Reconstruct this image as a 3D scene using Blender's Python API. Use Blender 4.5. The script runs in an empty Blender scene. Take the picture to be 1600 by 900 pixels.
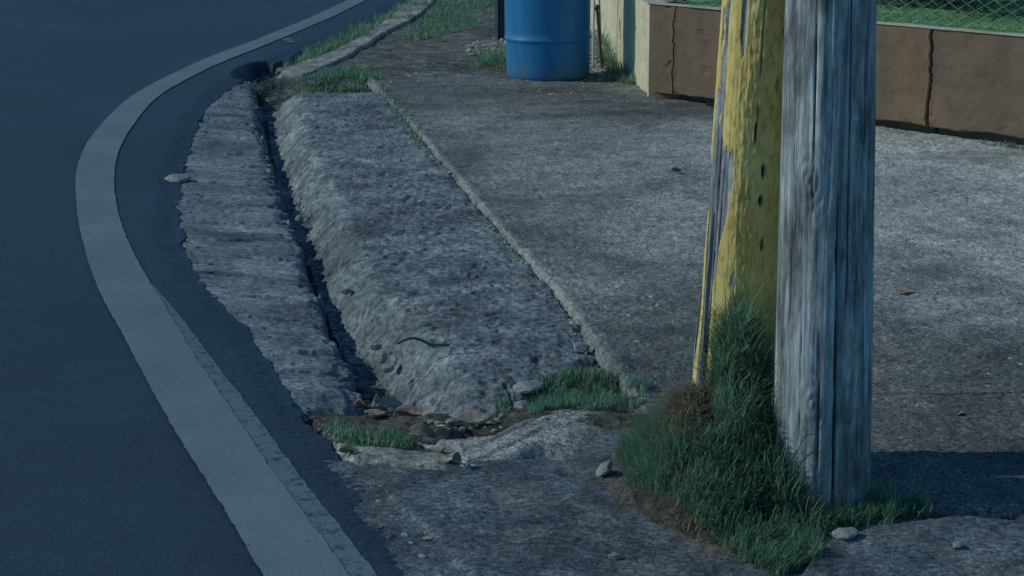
import bpy, bmesh, math, random
import numpy as np
from mathutils import Vector, Matrix

random.seed(7)
RNG = np.random.default_rng(11)
S = bpy.context.scene
C = S.collection
R = math.radians

# ------------------------------------------------------------------ camera, sky, sun, exposure
cam_d = bpy.data.cameras.new('camera')
cam = bpy.data.objects.new('camera', cam_d)
C.objects.link(cam)
cam.location = (0, 0, 1.7)
cam.rotation_euler = (R(90 - 13.7), 0, 0)
cam_d.sensor_width = 36
cam_d.lens = 67.5
cam_d.clip_start = .05
cam_d.clip_end = 900
S.camera = cam

SUN_EL, SUN_AZ = 35.0, 272.0          # azimuth clockwise from +Y
w = bpy.data.worlds.new('World')
S.world = w
w.use_nodes = True
wn = w.node_tree
bg = wn.nodes['Background']
sky = wn.nodes.new('ShaderNodeTexSky')
sky.sky_type = 'NISHITA'
sky.sun_disc = False
sky.sun_elevation = R(SUN_EL)
sky.sun_rotation = R(SUN_AZ)
sky.air_density = 1.0
sky.dust_density = 0.0
sky.ozone_density = 6.0
tint = wn.nodes.new('ShaderNodeMix'); tint.data_type = 'RGBA'; tint.blend_type = 'MULTIPLY'
tint.inputs[0].default_value = 1.; tint.inputs[7].default_value = (.50, .92, 1.0, 1)     # even cool cast of the whole picture
wn.links.new(sky.outputs[0], tint.inputs[6])
wn.links.new(tint.outputs[2], bg.inputs[0])
bg.inputs[1].default_value = 0.115
sun_d = bpy.data.lights.new('sun', 'SUN')
sun_d.energy = 2.3
sun_d.angle = R(.5)
sun_d.color = (.93, 1.0, .88)
sun = bpy.data.objects.new('sun', sun_d)
C.objects.link(sun)
a = R(SUN_AZ)
to_sun = Vector((math.sin(a) * math.cos(R(SUN_EL)), math.cos(a) * math.cos(R(SUN_EL)), math.sin(R(SUN_EL))))
sun.rotation_euler = to_sun.to_track_quat('Z', 'Y').to_euler()
sun.location = to_sun * 30
S.view_settings.view_transform = 'Standard'
S.view_settings.look = 'None'
S.view_settings.exposure = -0.32
S.view_settings.gamma = 1
S.cycles.use_denoising = True
S.cycles.max_bounces = 6

# ------------------------------------------------------------------ numpy noise
def _hash(ix, iy, s):
    h = (ix.astype(np.uint32) * np.uint32(374761393) + iy.astype(np.uint32) * np.uint32(668265263)
         + np.uint32((s * 974634777) & 0xffffffff))
    h ^= h >> np.uint32(13)
    h *= np.uint32(1274126177)
    h ^= h >> np.uint32(16)
    h *= np.uint32(2246822519)
    h ^= h >> np.uint32(15)
    return h

def gnoise(x, y, s=0):
    x = np.asarray(x, float); y = np.asarray(y, float)
    x, y = np.broadcast_arrays(x, y)
    x0 = np.floor(x); y0 = np.floor(y)
    fx = x - x0; fy = y - y0
    ix = x0.astype(np.int64); iy = y0.astype(np.int64)
    def g(dx, dy):
        a_ = _hash((ix + dx) & 0xffffffff, (iy + dy) & 0xffffffff, s).astype(float) * (2 * math.pi / 4294967296.)
        return np.cos(a_) * (fx - dx) + np.sin(a_) * (fy - dy)
    u = fx * fx * fx * (fx * (fx * 6 - 15) + 10)
    v = fy * fy * fy * (fy * (fy * 6 - 15) + 10)
    a0 = g(0, 0) * (1 - u) + g(1, 0) * u
    a1 = g(0, 1) * (1 - u) + g(1, 1) * u
    return (a0 * (1 - v) + a1 * v) * 1.4

def fbm(x, y, f=1., o=3, s=0, gain=.5):
    t = 0; amp = 1.; tot = 0
    for k in range(o):
        t = t + amp * gnoise(x * f + 17.3 * k, y * f - 9.1 * k, s + k * 31)
        tot += amp; amp *= gain; f *= 2.03
    return t / tot

def worley(x, y, f, s=0):
    """distance to nearest and second nearest cell point"""
    x = np.asarray(x) * f; y = np.asarray(y) * f
    ix = np.floor(x).astype(np.int64); iy = np.floor(y).astype(np.int64)
    d1 = np.full(x.shape, 9.); d2 = np.full(x.shape, 9.)
    for dx in (-1, 0, 1):
        for dy in (-1, 0, 1):
            a_ = _hash((ix + dx) & 0xffffffff, (iy + dy) & 0xffffffff, s).astype(float) / 4294967296.
            b_ = _hash((ix + dx) & 0xffffffff, (iy + dy) & 0xffffffff, s + 77).astype(float) / 4294967296.
            d = np.hypot(ix + dx + a_ - x, iy + dy + b_ - y)
            d2 = np.where(d < d1, d1, np.minimum(d2, d)); d1 = np.minimum(d1, d)
    return d1, d2

def sstep(a_, b_, x):
    t = np.clip((x - a_) / (b_ - a_), 0, 1)
    return t * t * (3 - 2 * t)

def curve(pts):
    """boundary x = f(y) from points listed far to near"""
    p = sorted((y, x) for x, y in pts)
    ys = np.array([q[0] for q in p]); xs = np.array([q[1] for q in p])
    def f(y):
        y = np.asarray(y, float)
        r = np.interp(y, ys, xs)
        r = np.where(y < ys[0], xs[0] + (y - ys[0]) * (xs[1] - xs[0]) / (ys[1] - ys[0]), r)
        r = np.where(y > ys[-1], xs[-1] + (y - ys[-1]) * (xs[-1] - xs[-2]) / (ys[-1] - ys[-2]), r)
        return r
    # light smoothing so that the corners of the survey do not show
    def g(y):
        e = .02 * np.asarray(y, float)
        return (f(y - 2 * e) + 2 * f(y - e) + 3 * f(y) + 2 * f(y + e) + f(y + 2 * e)) / 9
    return g

def rows(y0, y1, k=.005):
    out = [y0]
    while out[-1] < y1:
        out.append(out[-1] + k * (max(out[-1], 3.) / 5) ** 1.8)
    return np.array(out)

# ------------------------------------------------------------------ mesh helpers
def np_mesh(name, V, F, smooth=True, attrs=None):
    V = np.asarray(V, np.float32); F = np.asarray(F, np.int32)
    n = F.shape[1]
    me = bpy.data.meshes.new(name)
    me.vertices.add(len(V)); me.vertices.foreach_set('co', V.ravel())
    me.loops.add(F.size); me.loops.foreach_set('vertex_index', F.ravel())
    me.polygons.add(len(F))
    me.polygons.foreach_set('loop_start', np.arange(0, F.size, n, dtype=np.int32))
    me.polygons.foreach_set('use_smooth', np.full(len(F), smooth))
    me.update(calc_edges=True)
    for k, v in (attrs or {}).items():
        at = me.attributes.new(k, 'FLOAT', 'POINT')
        at.data.foreach_set('value', np.asarray(v, np.float32).ravel())
    me.validate()
    return me

def obj(name, me, mat=None, parent=None, **props):
    o = bpy.data.objects.new(name, me)
    C.objects.link(o)
    if mat is not None and me is not None:
        if me.materials: me.materials[0] = mat
        else: me.materials.append(mat)
    if parent is not None: o.parent = parent
    for k, v in props.items(): o[k] = v
    return o

def struct(name, me, mat, label=None):
    o = obj(name, me, mat, kind='structure')
    if label: o['label'] = label
    return o

def tag(o, label, cat, group=None):
    o['label'] = label; o['category'] = cat
    if group: o['group'] = group
    return o

def thing(name, label, cat, loc=(0, 0, 0), group=None):
    o = bpy.data.objects.new(name, None); C.objects.link(o); o.location = loc
    o.empty_display_size = .1
    return tag(o, label, cat, group)

def grid_faces(nr, nc, keep=None, closed=False):
    idx = np.arange(nr * nc).reshape(nr, nc)
    if closed:
        idx = np.concatenate([idx, idx[:, :1]], 1)
    F = np.stack([idx[:-1, :-1], idx[:-1, 1:], idx[1:, 1:], idx[1:, :-1]], -1).reshape(-1, 4)
    if keep is not None:
        k = keep.ravel()
        F = F[k[F].any(1)]
    return F

def compact(V, F, attrs=None):
    used = np.unique(F)
    m = np.zeros(len(V), np.int64); m[used] = np.arange(len(used))
    return V[used], m[F], {k: v.ravel()[used] for k, v in (attrs or {}).items()}

def sheet(name, X, Y, zf, keep=None, af=None):
    Z = zf(X, Y)
    at = {'wear_tone': af(X, Y)} if af else {}
    k = keep(X, Y, Z) if keep else None
    V = np.stack([X, Y, Z], -1).reshape(-1, 3)
    F = grid_faces(X.shape[0], X.shape[1], k)
    V, F, at = compact(V, F, at)
    return np_mesh(name, V, F, True, at)

def strip_grid(ys, xl, xr, s):
    Y = np.repeat(ys[:, None], len(s), 1)
    L = xl(ys)[:, None]; Rr = xr(ys)[:, None]
    return L + (Rr - L) * s[None, :], Y

# ------------------------------------------------------------------ materials
def mat(name):
    m = bpy.data.materials.new(name); m.use_nodes = True
    nt = m.node_tree
    return m, nt, nt.nodes['Principled BSDF']

class N:
    def __init__(s, nt): s.nt = nt
    def new(s, t, **kw):
        n = s.nt.nodes.new(t)
        for k, v in kw.items(): setattr(n, k, v)
        return n
    def link(s, a_, b_): s.nt.links.new(a_, b_)
    def coord(s, scale=(1, 1, 1), rot=(0, 0, 0)):
        tc = s.new('ShaderNodeTexCoord'); mp = s.new('ShaderNodeMapping')
        s.link(tc.outputs['Object'], mp.inputs[0])
        mp.inputs['Scale'].default_value = scale
        mp.inputs['Rotation'].default_value = rot
        return mp.outputs[0]
    def noise(s, vec, scale, detail=4, rough=.55, dist=0.):
        n = s.new('ShaderNodeTexNoise')
        n.inputs['Scale'].default_value = scale; n.inputs['Detail'].default_value = detail
        n.inputs['Roughness'].default_value = rough; n.inputs['Distortion'].default_value = dist
        s.link(vec, n.inputs['Vector'])
        return n.outputs[0]
    def vor(s, vec, scale, feature='F1'):
        n = s.new('ShaderNodeTexVoronoi'); n.feature = feature
        n.inputs['Scale'].default_value = scale
        s.link(vec, n.inputs['Vector'])
        return n
    def ramp(s, fac, stops):
        n = s.new('ShaderNodeValToRGB')
        e = n.color_ramp.elements
        while len(e) < len(stops): e.new(.5)
        for el, (p, c) in zip(e, stops):
            el.position = p
            if not hasattr(c, '__len__'): c = (c, c, c)
            el.color = (*c, 1)
        s.link(fac, n.inputs[0])
        return n.outputs[0]
    def mix(s, fac, a_, b_, blend='MIX'):
        n = s.new('ShaderNodeMix'); n.data_type = 'RGBA'; n.blend_type = blend
        for sock, v in ((n.inputs[0], fac), (n.inputs[6], a_), (n.inputs[7], b_)):
            if hasattr(v, 'links'): s.link(v, sock)
            elif hasattr(v, '__len__'): sock.default_value = (*v, 1)
            else: sock.default_value = v
        return n.outputs[2]
    def attr(s, name):
        n = s.new('ShaderNodeAttribute'); n.attribute_name = name
        return n.outputs['Fac']
    def bump(s, height, strength, dist, normal=None):
        n = s.new('ShaderNodeBump')
        n.inputs['Strength'].default_value = strength; n.inputs['Distance'].default_value = dist
        s.link(height, n.inputs['Height'])
        if normal is not None: s.link(normal, n.inputs['Normal'])
        return n.outputs[0]

def concrete(name, dark, mid, light, grain=60, stain=.9, fine=220, bumpd=.006, stretch=(1, 1, 1), rough=.9, speck=.5, pepper=1., off=0, wear_tone=False, dirt=False):
    m, nt, b = mat(name); q = N(nt)
    v = q.coord(stretch)
    mp = v.node; mp.inputs['Location'].default_value = (off, off * .7, 0)
    big = q.noise(v, stain, 3, .6, .4)
    med = q.noise(v, grain * .16, 5, .62)
    fin = q.noise(v, grain, 4, .65)
    col = q.ramp(med, [(.3, dark), (.5, mid), (.7, light)])
    stn = q.ramp(big, [(.30, (.46, .47, .49)), (.42, (.72, .73, .74)), (.54, (.98, .98, .97)), (.7, (1.25, 1.22, 1.15))])
    col = q.mix(1., col, stn, 'MULTIPLY')
    sp = q.ramp(fin, [(.32, .34), (.5, .95), (.68, 1.6)])
    col = q.mix(1., col, sp, 'MULTIPLY')
    vr = q.vor(v, fine * .55)
    cs = q.ramp(vr.outputs['Distance'], [(.0, 1.5), (.28, 1.1), (.6, .85)])
    col = q.mix(speck, col, q.mix(1., col, cs, 'MULTIPLY'))
    pep = q.noise(v, fine * .8, 2, .6)
    col = q.mix(pepper, col, q.ramp(pep, [(.33, .35), (.47, .95), (.6, 1.08), (.72, 1.7)]), 'MULTIPLY')
    if dirt:
        col = q.mix(q.attr('wear_tone'), col, q.mix(1., (.155, .125, .10), sp, 'MULTIPLY'))
    if wear_tone:
        wr = q.new('ShaderNodeVectorMath', operation='SCALE'); q.link(col, wr.inputs[0]); q.link(q.attr('wear_tone'), wr.inputs['Scale'])
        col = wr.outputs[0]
    q.link(col, b.inputs['Base Color'])
    b.inputs['Roughness'].default_value = rough
    b.inputs['Specular IOR Level'].default_value = .3
    n1 = q.bump(fin, .55, bumpd)
    n2 = q.bump(q.noise(v, fine, 3, .7), .6, bumpd * .4, n1)
    q.link(n2, b.inputs['Normal'])
    return m

M = {}
M['gutter'] = concrete('weathered gutter concrete', (.135, .160, .178), (.215, .24, .25), (.31, .33, .33), 40, 2.2, 200, .005, (1, 1.6, 1), pepper=.35)
M['kerb'] = concrete('eroded kerb concrete', (.112, .136, .152), (.202, .228, .242), (.335, .352, .352), 36, 1.9, 170, .009, pepper=.45, off=3)
M['driveway'] = concrete('exposed aggregate driveway concrete', (.26, .255, .245), (.385, .375, .35), (.52, .50, .455), 75, 1.1, 190, .008, speck=.7, off=8, wear_tone=True)
M['apron'] = concrete('dark stained apron concrete', (.065, .088, .108), (.12, .148, .172), (.22, .24, .25), 60, 1.5, 190, .006, off=14, dirt=True)
M['strip'] = concrete('smooth worn concrete', (.24, .235, .21), (.34, .33, .29), (.45, .43, .38), 30, 2.2, 200, .003, off=21)
M['soil'] = concrete('dry dirt', (.055, .05, .042), (.10, .09, .075), (.19, .17, .14), 40, 2., 150, .008, rough=1, off=30)
M['mound_soil'] = concrete('dark mound soil', (.03, .03, .022), (.06, .055, .04), (.11, .095, .07), 40, 2., 150, .008, rough=1, off=33)
M['verge'] = concrete('verge dirt and gravel', (.08, .08, .075), (.15, .145, .13), (.30, .29, .27), 45, 1.2, 130, .01, rough=1, off=40)
M['stone'] = concrete('pale rubble stone', (.25, .25, .24), (.38, .37, .34), (.52, .5, .46), 40, 6., 200, .003, off=50)

def asphalt():
    m, nt, b = mat('fine asphalt'); q = N(nt)
    v = q.coord()
    big = q.noise(v, .7, 3, .5, .5)
    fin = q.noise(v, 150, 3, .7)
    col = q.ramp(fin, [(.33, (.005, .013, .026)), (.54, (.0145, .030, .052)), (.72, (.055, .078, .105))])
    col = q.mix(1., col, q.ramp(big, [(.3, .75), (.7, 1.25)]), 'MULTIPLY')
    mid = q.noise(v, 9, 4, .6)
    col = q.mix(1., col, q.ramp(mid, [(.3, .82), (.7, 1.18)]), 'MULTIPLY')
    agg = q.noise(v, 70, 3, .75)
    col = q.mix(1., col, q.ramp(agg, [(.3, .55), (.5, 1.), (.7, 1.6)]), 'MULTIPLY')
    sp = q.vor(v, 16); sp2 = q.noise(v, 40, 2)
    pale = q.ramp(sp.outputs['Distance'], [(.03, 1.), (.055, 0.)])
    pale = q.mix(1., pale, q.ramp(sp2, [(.52, 0.), (.56, 1.)]), 'MULTIPLY')
    col = q.mix(pale, col, (.16, .165, .17))
    q.link(col, b.inputs['Base Color'])
    b.inputs['Roughness'].default_value = .62
    b.inputs['Specular IOR Level'].default_value = .55
    n1 = q.bump(fin, .5, .004)
    q.link(q.bump(q.noise(v, 420, 2), .4, .002, n1), b.inputs['Normal'])
    return m
M['asphalt'] = asphalt()

def paint(name, base, wear_lo, wear_hi, streak=1.):
    m, nt, b = mat(name); q = N(nt)
    v = q.coord()
    wear_tone = q.noise(v, 26 * streak, 8, .74, .3)
    dirt = q.noise(v, 2.2, 4, .6)
    fin = q.noise(v, 130, 3, .7)
    col = q.mix(1., base, q.ramp(dirt, [(.3, .78), (.7, 1.12)]), 'MULTIPLY')
    col = q.mix(1., col, q.ramp(fin, [(.32, .8), (.65, 1.1)]), 'MULTIPLY')
    msk = q.ramp(wear_tone, [(wear_lo, 1.), (wear_hi, 0.)])
    col = q.mix(msk, col, (.03, .045, .058))
    q.link(col, b.inputs['Base Color'])
    b.inputs['Roughness'].default_value = .7
    q.link(q.bump(fin, .4, .003), b.inputs['Normal'])
    return m
M['paint'] = paint('worn white road paint', (.155, .20, .225), .30, .39)
M['paint_old'] = paint('old patchy road paint', (.125, .165, .185), .38, .50, 1.)

def simple(name, col, rough=.6, noise=0., nscale=20, metal=0., spec=.4, bump=0.):
    m, nt, b = mat(name); q = N(nt)
    b.inputs['Roughness'].default_value = rough; b.inputs['Metallic'].default_value = metal
    b.inputs['Specular IOR Level'].default_value = spec
    v = q.coord()
    n = q.noise(v, nscale, 5, .6)
    c = q.mix(1., col, q.ramp(n, [(.3, 1 - noise), (.7, 1 + noise)]), 'MULTIPLY')
    q.link(c, b.inputs['Base Color'])
    if bump: q.link(q.bump(n, .5, bump), b.inputs['Normal'])
    return m

def foliage(name, c0, c1, c2, trans=.25):
    m, nt, b = mat(name); q = N(nt)
    col = q.ramp(q.attr('rnd'), [(0., c0), (.55, c1), (1., c2)])
    q.link(col, b.inputs['Base Color'])
    b.inputs['Roughness'].default_value = .55
    b.inputs['Specular IOR Level'].default_value = .3
    tr = q.new('ShaderNodeBsdfTranslucent'); q.link(col, tr.inputs[0])
    mx = q.new('ShaderNodeMixShader'); mx.inputs[0].default_value = trans
    q.link(b.outputs[0], mx.inputs[1]); q.link(tr.outputs[0], mx.inputs[2])
    q.link(mx.outputs[0], nt.nodes['Material Output'].inputs[0])
    return m
M['grass'] = foliage('green grass', (.125, .24, .165), (.21, .37, .24), (.44, .49, .34), .7)
M['grass_dry'] = foliage('dry brown thatch', (.17, .135, .09), (.30, .24, .16), (.44, .37, .26), .4)
M['grass_light'] = foliage('bright lawn grass', (.14, .27, .13), (.22, .40, .18), (.32, .48, .26), .45)
M['weed'] = foliage('grey green weed', (.035, .06, .055), (.075, .11, .09), (.16, .19, .16))
M['shrub'] = foliage('dark shrub leaves', (.025, .075, .05), (.05, .13, .07), (.11, .21, .12), .35)
M['lawn_base'] = simple('lawn turf', (.20, .38, .17), .9, .3, 30, bump=.01)
M['bark'] = simple('rough bark', (.11, .085, .06), .9, .35, 18, bump=.01)

def plastic():
    m, nt, b = mat('blue drum plastic'); q = N(nt)
    v = q.coord(); v2 = q.coord((6, 6, .6))
    n = q.noise(v2, 3, 4, .6); n2 = q.noise(v, 14, 4, .65)
    col = q.ramp(n, [(.3, (.008, .15, .34)), (.7, (.012, .20, .42))])
    col = q.mix(q.ramp(n2, [(.58, 0.), (.75, .22)]), col, (.10, .17, .24))
    sc = q.noise(q.coord((1.2, 1.2, 9)), 16, 5, .75)
    col = q.mix(q.ramp(sc, [(.62, 0.), (.70, .35)]), col, (.16, .24, .32))
    sepz = q.new('ShaderNodeSeparateXYZ'); q.link(v, sepz.inputs[0])
    spl = q.ramp(sepz.outputs[2], [(.02, .75), (.16, 0.)])
    col = q.mix(q.mix(1., spl, q.ramp(n2, [(.35, 0.), (.6, 1.)]), 'MULTIPLY'), col, (.13, .135, .13))
    q.link(col, b.inputs['Base Color'])
    q.link(q.ramp(n2, [(.3, .42), (.7, .6)]), b.inputs['Roughness'])
    q.link(q.bump(n2, .12, .004), b.inputs['Normal'])
    return m
M['plastic'] = plastic()

def wallpaint(name, c0, c1, c2):
    m, nt, b = mat(name); q = N(nt)
    v = q.coord(); v2 = q.coord((1, 1, .35))
    big = q.noise(v2, 1.8, 4, .6, .5); med = q.noise(v, 9, 5, .65); fin = q.noise(v, 70, 3, .6)
    col = q.ramp(big, [(.3, c0), (.52, c1), (.72, c2)])
    col = q.mix(1., col, q.ramp(med, [(.28, .72), (.5, 1.), (.75, 1.12)]), 'MULTIPLY')
    q.link(col, b.inputs['Base Color'])
    b.inputs['Roughness'].default_value = .8
    b.inputs['Specular IOR Level'].default_value = .25
    q.link(q.bump(fin, .5, .004, q.bump(med, .35, .012)), b.inputs['Normal'])
    return m
M['wall'] = wallpaint('faded brown orange wall paint', (.15, .105, .078), (.195, .128, .088), (.26, .15, .085))
M['wall_side'] = wallpaint('cream wall paint', (.60, .50, .34), (.70, .60, .40), (.74, .64, .45))
M['cap'] = wallpaint('bare pale cement', (.38, .34, .28), (.48, .43, .35), (.55, .5, .41))
M['metal_dark'] = simple('dark painted steel', (.035, .04, .045), .5, .3, 30, 0., .5)
M['metal_edge'] = simple('scuffed grey steel', (.28, .30, .33), .5, .3, 40, .4)
M['galv'] = simple('galvanised wire', (.62, .64, .62), .5, .15, 60, .1)
M['rust'] = simple('rusty steel rod', (.12, .09, .07), .7, .4, 40, .3)

def pole_wood(name, yellow=False):
    m, nt, b = mat(name); q = N(nt)
    v = q.coord((1, 1, .045)); v1 = q.coord((1, 1, .16)); v3 = q.coord()
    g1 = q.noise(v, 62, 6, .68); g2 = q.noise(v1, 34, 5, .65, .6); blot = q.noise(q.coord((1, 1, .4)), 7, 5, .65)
    col = q.ramp(g1, [(.28, (.05, .055, .06)), (.44, (.25, .265, .27)), (.60, (.46, .48, .48)), (.76, (.66, .67, .66))])
    col = q.mix(1., col, q.ramp(g2, [(.3, .6), (.5, 1.), (.75, 1.2)]), 'MULTIPLY')
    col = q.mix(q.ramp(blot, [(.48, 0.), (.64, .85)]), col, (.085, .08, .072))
    b2 = q.noise(q.coord((1, 1, .3)), 26, 6, .72)
    col = q.mix(1., col, q.ramp(b2, [(.34, .6), (.5, 1.1), (.68, 1.4)]), 'MULTIPLY')
    if yellow: col = q.mix(1., col, (.86, .82, .88), 'MULTIPLY')
    crk = q.attr('crack')
    col = q.mix(crk, col, (.02, .02, .022))
    bh = g1
    if yellow:
        pa = q.attr('paint')
        pn = q.noise(q.coord((1, 1, .35)), 11, 4, .6)
        pc = q.ramp(pn, [(.3, (.70, .42, .13)), (.5, (.83, .58, .19)), (.7, (.82, .68, .27))])
        cr = q.noise(q.coord((1, 1, .4)), 70, 4, .7)
        pc = q.mix(1., pc, q.ramp(cr, [(.33, .6), (.5, 1.), (.7, 1.1)]), 'MULTIPLY')
        col = q.mix(pa, col, pc)
        bh = cr
    q.link(col, b.inputs['Base Color'])
    b.inputs['Roughness'].default_value = .85
    b.inputs['Specular IOR Level'].default_value = .25
    n1 = q.bump(g1, .7, .008)
    q.link(q.bump(bh, .4, .003, n1), b.inputs['Normal'])
    return m
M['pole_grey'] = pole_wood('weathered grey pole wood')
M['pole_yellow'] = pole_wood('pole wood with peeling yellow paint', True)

def leaf_mat(name, c0, c1):
    m, nt, b = mat(name); q = N(nt)
    v = q.coord()
    n = q.noise(v, 45, 5, .65)
    col = q.ramp(n, [(.3, c0), (.7, c1)])
    q.link(col, b.inputs['Base Color'])
    b.inputs['Roughness'].default_value = .6
    q.link(q.bump(n, .4, .003), b.inputs['Normal'])
    return m
M['leaf_brown'] = leaf_mat('dry brown leaf', (.12, .085, .065), (.27, .195, .15))
M['leaf_tan'] = leaf_mat('dry tan leaf', (.22, .165, .13), (.38, .30, .235))

# ------------------------------------------------------------------ surveyed boundaries (metres; x to the right, y away from the viewer)
LINE_L = curve([(-1.586, 18.792), (-1.776, 17.11), (-2.033, 15.278), (-2.227, 14.215), (-2.369, 12.883), (-2.417, 12.026), (-2.366, 11.001), (-2.296, 10.215), (-2.198, 9.567), (-2.092, 9.043), (-1.879, 8.144), (-1.647, 7.29), (-1.459, 6.683), (-1.36, 6.413), (-1.178, 5.859), (-0.975, 5.265), (-0.814, 4.825), (-0.677, 4.447), (-0.578, 4.159)])
LINE_R = curve([(-1.412, 18.792), (-1.589, 17.11), (-1.953, 14.664), (-2.126, 13.644), (-2.239, 12.319), (-2.233, 11.746), (-2.169, 10.881), (-2.098, 10.152), (-2.015, 9.622), (-1.908, 9.043), (-1.732, 8.282), (-1.551, 7.634), (-1.378, 7.076), (-1.185, 6.501), (-1.023, 5.992), (-0.85, 5.495), (-0.713, 5.091), (-0.597, 4.764), (-0.469, 4.413), (-0.378, 4.159)])
OLD_R = curve([(-1.40, 7.15), (-1.258, 6.777), (-1.149, 6.501), (-0.948, 5.925), (-0.79, 5.495), (-0.674, 5.165), (-0.559, 4.83), (-0.493, 4.657), (-0.311, 4.159)])
ASPH = curve([(-1.088, 18.792), (-1.2, 17.224), (-1.373, 15.893), (-1.571, 14.749), (-1.696, 14.137), (-1.80, 13.2), (-1.869, 12.41), (-1.862, 11.691), (-1.818, 10.929), (-1.721, 10.152), (-1.635, 9.386), (-1.494, 8.424), (-1.329, 7.634), (-1.205, 7.181), (-1.041, 6.729), (-0.89, 6.371), (-0.781, 5.985), (-0.681, 5.647), (-0.561, 5.265), (-0.472, 5.08), (-0.403, 4.84), (-0.357, 4.643), (-0.283, 4.447), (-0.212, 4.258), (-0.17, 4.159)])
CHAN_L = curve([(-1.867, 13.708), (-1.733, 13.021), (-1.567, 11.829), (-1.365, 10.607), (-1.195, 9.607), (-1.075, 8.928), (-0.97, 8.336), (-0.867, 7.814), (-0.781, 7.35), (-0.687, 6.84), (-0.6, 6.392), (-0.533, 6.034), (-0.504, 5.851), (-0.477, 5.711)])
CHAN_R = curve([(-1.652, 13.17), (-1.477, 11.965), (-1.294, 10.729), (-1.13, 9.717), (-1.023, 9.031), (-0.895, 8.431), (-0.788, 7.903), (-0.713, 7.435), (-0.614, 6.918), (-0.518, 6.466), (-0.444, 6.103), (-0.411, 5.918), (-0.382, 5.777)])
SHOULDER = curve([(-1.441, 12.131), (-1.207, 10.396), (-1.068, 9.583), (-0.887, 8.723), (-0.75, 7.869), (-0.625, 7.161), (-0.474, 6.565), (-0.377, 6.055), (-0.316, 5.684), (-0.203, 5.292)])
JOINT = curve([(-0.861, 12.251), (-0.659, 11.224), (-0.485, 10.287), (-0.316, 9.362), (-0.112, 8.205), (0.0, 7.619), (0.142, 6.901), (0.221, 6.43), (0.321, 5.791), (0.392, 5.354)])
STRIP_L = curve([(-1.628, 12.995), (-1.54, 13.742), (-1.362, 14.246), (-1.19, 15.562), (-1.08, 16.965), (-0.959, 18.571)])
STRIP_R = curve([(-1.453, 12.862), (-1.362, 13.2), (-1.301, 13.593), (-1.198, 13.817), (-1.149, 14.492), (-1.063, 15.143), (-0.976, 16.054), (-0.822, 16.852), (-0.719, 18.571)])
def hole(X, Y):                     # the washed-out pit at the head of the gutter
    d = np.hypot((X + 1.80 + .03 * gnoise(X * 9, Y * 3, 5)) / .15, (Y - 13.45) / .42) + .35 * fbm(X, Y * .4, 12, 3, 6)
    return sstep(1.06, .92, d)

# ------------------------------------------------------------------ ground sheets
me = np_mesh('ground', [(-300, -60, -.21), (300, -60, -.21), (300, 600, -.21), (-300, 600, -.21)], [(0, 1, 2, 3)])
struct('ground', me, M['soil'])

def z_road(X, Y):
    d = X - ASPH(Y) + .034 * fbm(X, Y, 4, 3, 3) + .015 * fbm(X, Y, 20, 3, 4)
    z = -.013 * sstep(-.12, 0, d) + .006 * sstep(.0, .35, fbm(X, Y, 2.2, 2, 10)) * sstep(-.1, 0, d) + (.0028 * fbm(X, Y, 40, 3, 8) - .003 * sstep(.25, .6, fbm(X, Y, 18, 3, 9))) * sstep(-.26, -.10, d)
    return z - .11 * sstep(0, .022, d) - .2 * hole(X, Y) * sstep(-.2, -.05, d)
ys = np.concatenate([rows(2.2, 20, .006), np.arange(21, 61, 2.)])
s = np.concatenate([[-16, -10, -6, -4, -3, -2.2, -1.6, -1.2, -.9, -.7, -.55, -.45, -.38, -.33, -.29], np.linspace(-.26, .05, 70)])
Y = np.repeat(ys[:, None], len(s), 1)
X = ASPH(ys)[:, None] + s[None, :]
struct('road', sheet('road', X, Y, z_road), M['asphalt'])

def marking(name, xl, xr, y0, y1, z, m, jag, seed):
    ys = rows(y0, y1, .006); s = np.linspace(0, 1, 13)
    X, Y = strip_grid(ys, xl, xr, s)
    j = jag * (fbm(Y, Y * 0 + 1, 9, 5, seed, .7))[:, :1]; k = jag * (fbm(Y, Y * 0 + 5, 9, 5, seed + 5, .7))[:, :1]
    X = X + j * (1 - s) + k * s
    V = np.stack([X, Y, np.full_like(X, z)], -1).reshape(-1, 3)
    return struct(name, np_mesh(name, V, grid_faces(*X.shape)), m)
marking('road_marking', LINE_L, LINE_R, 2.5, 24, .0055, M['paint'], .010, 2)
marking('road_marking', lambda y: LINE_R(y) - .03, OLD_R, 2.5, 7.0, .003, M['paint_old'], .010, 9)
# short stray paint dash beside the line
V = [(-1.84, 15.35, .005), (-1.74, 15.05, .005), (-1.70, 15.12, .005), (-1.80, 15.44, .005)]
struct('road_marking', np_mesh('paint_dash', V, [(0, 1, 2, 3)]), M['paint_old'])

def rough(X, Y, s=0, a1=.006, a2=.004, a3=.003):
    return a1 * fbm(X, Y, 7, 3, s) + a2 * fbm(X, Y, 30, 3, s + 1) + a3 * np.abs(fbm(X, Y, 62, 2, s + 2))

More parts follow.
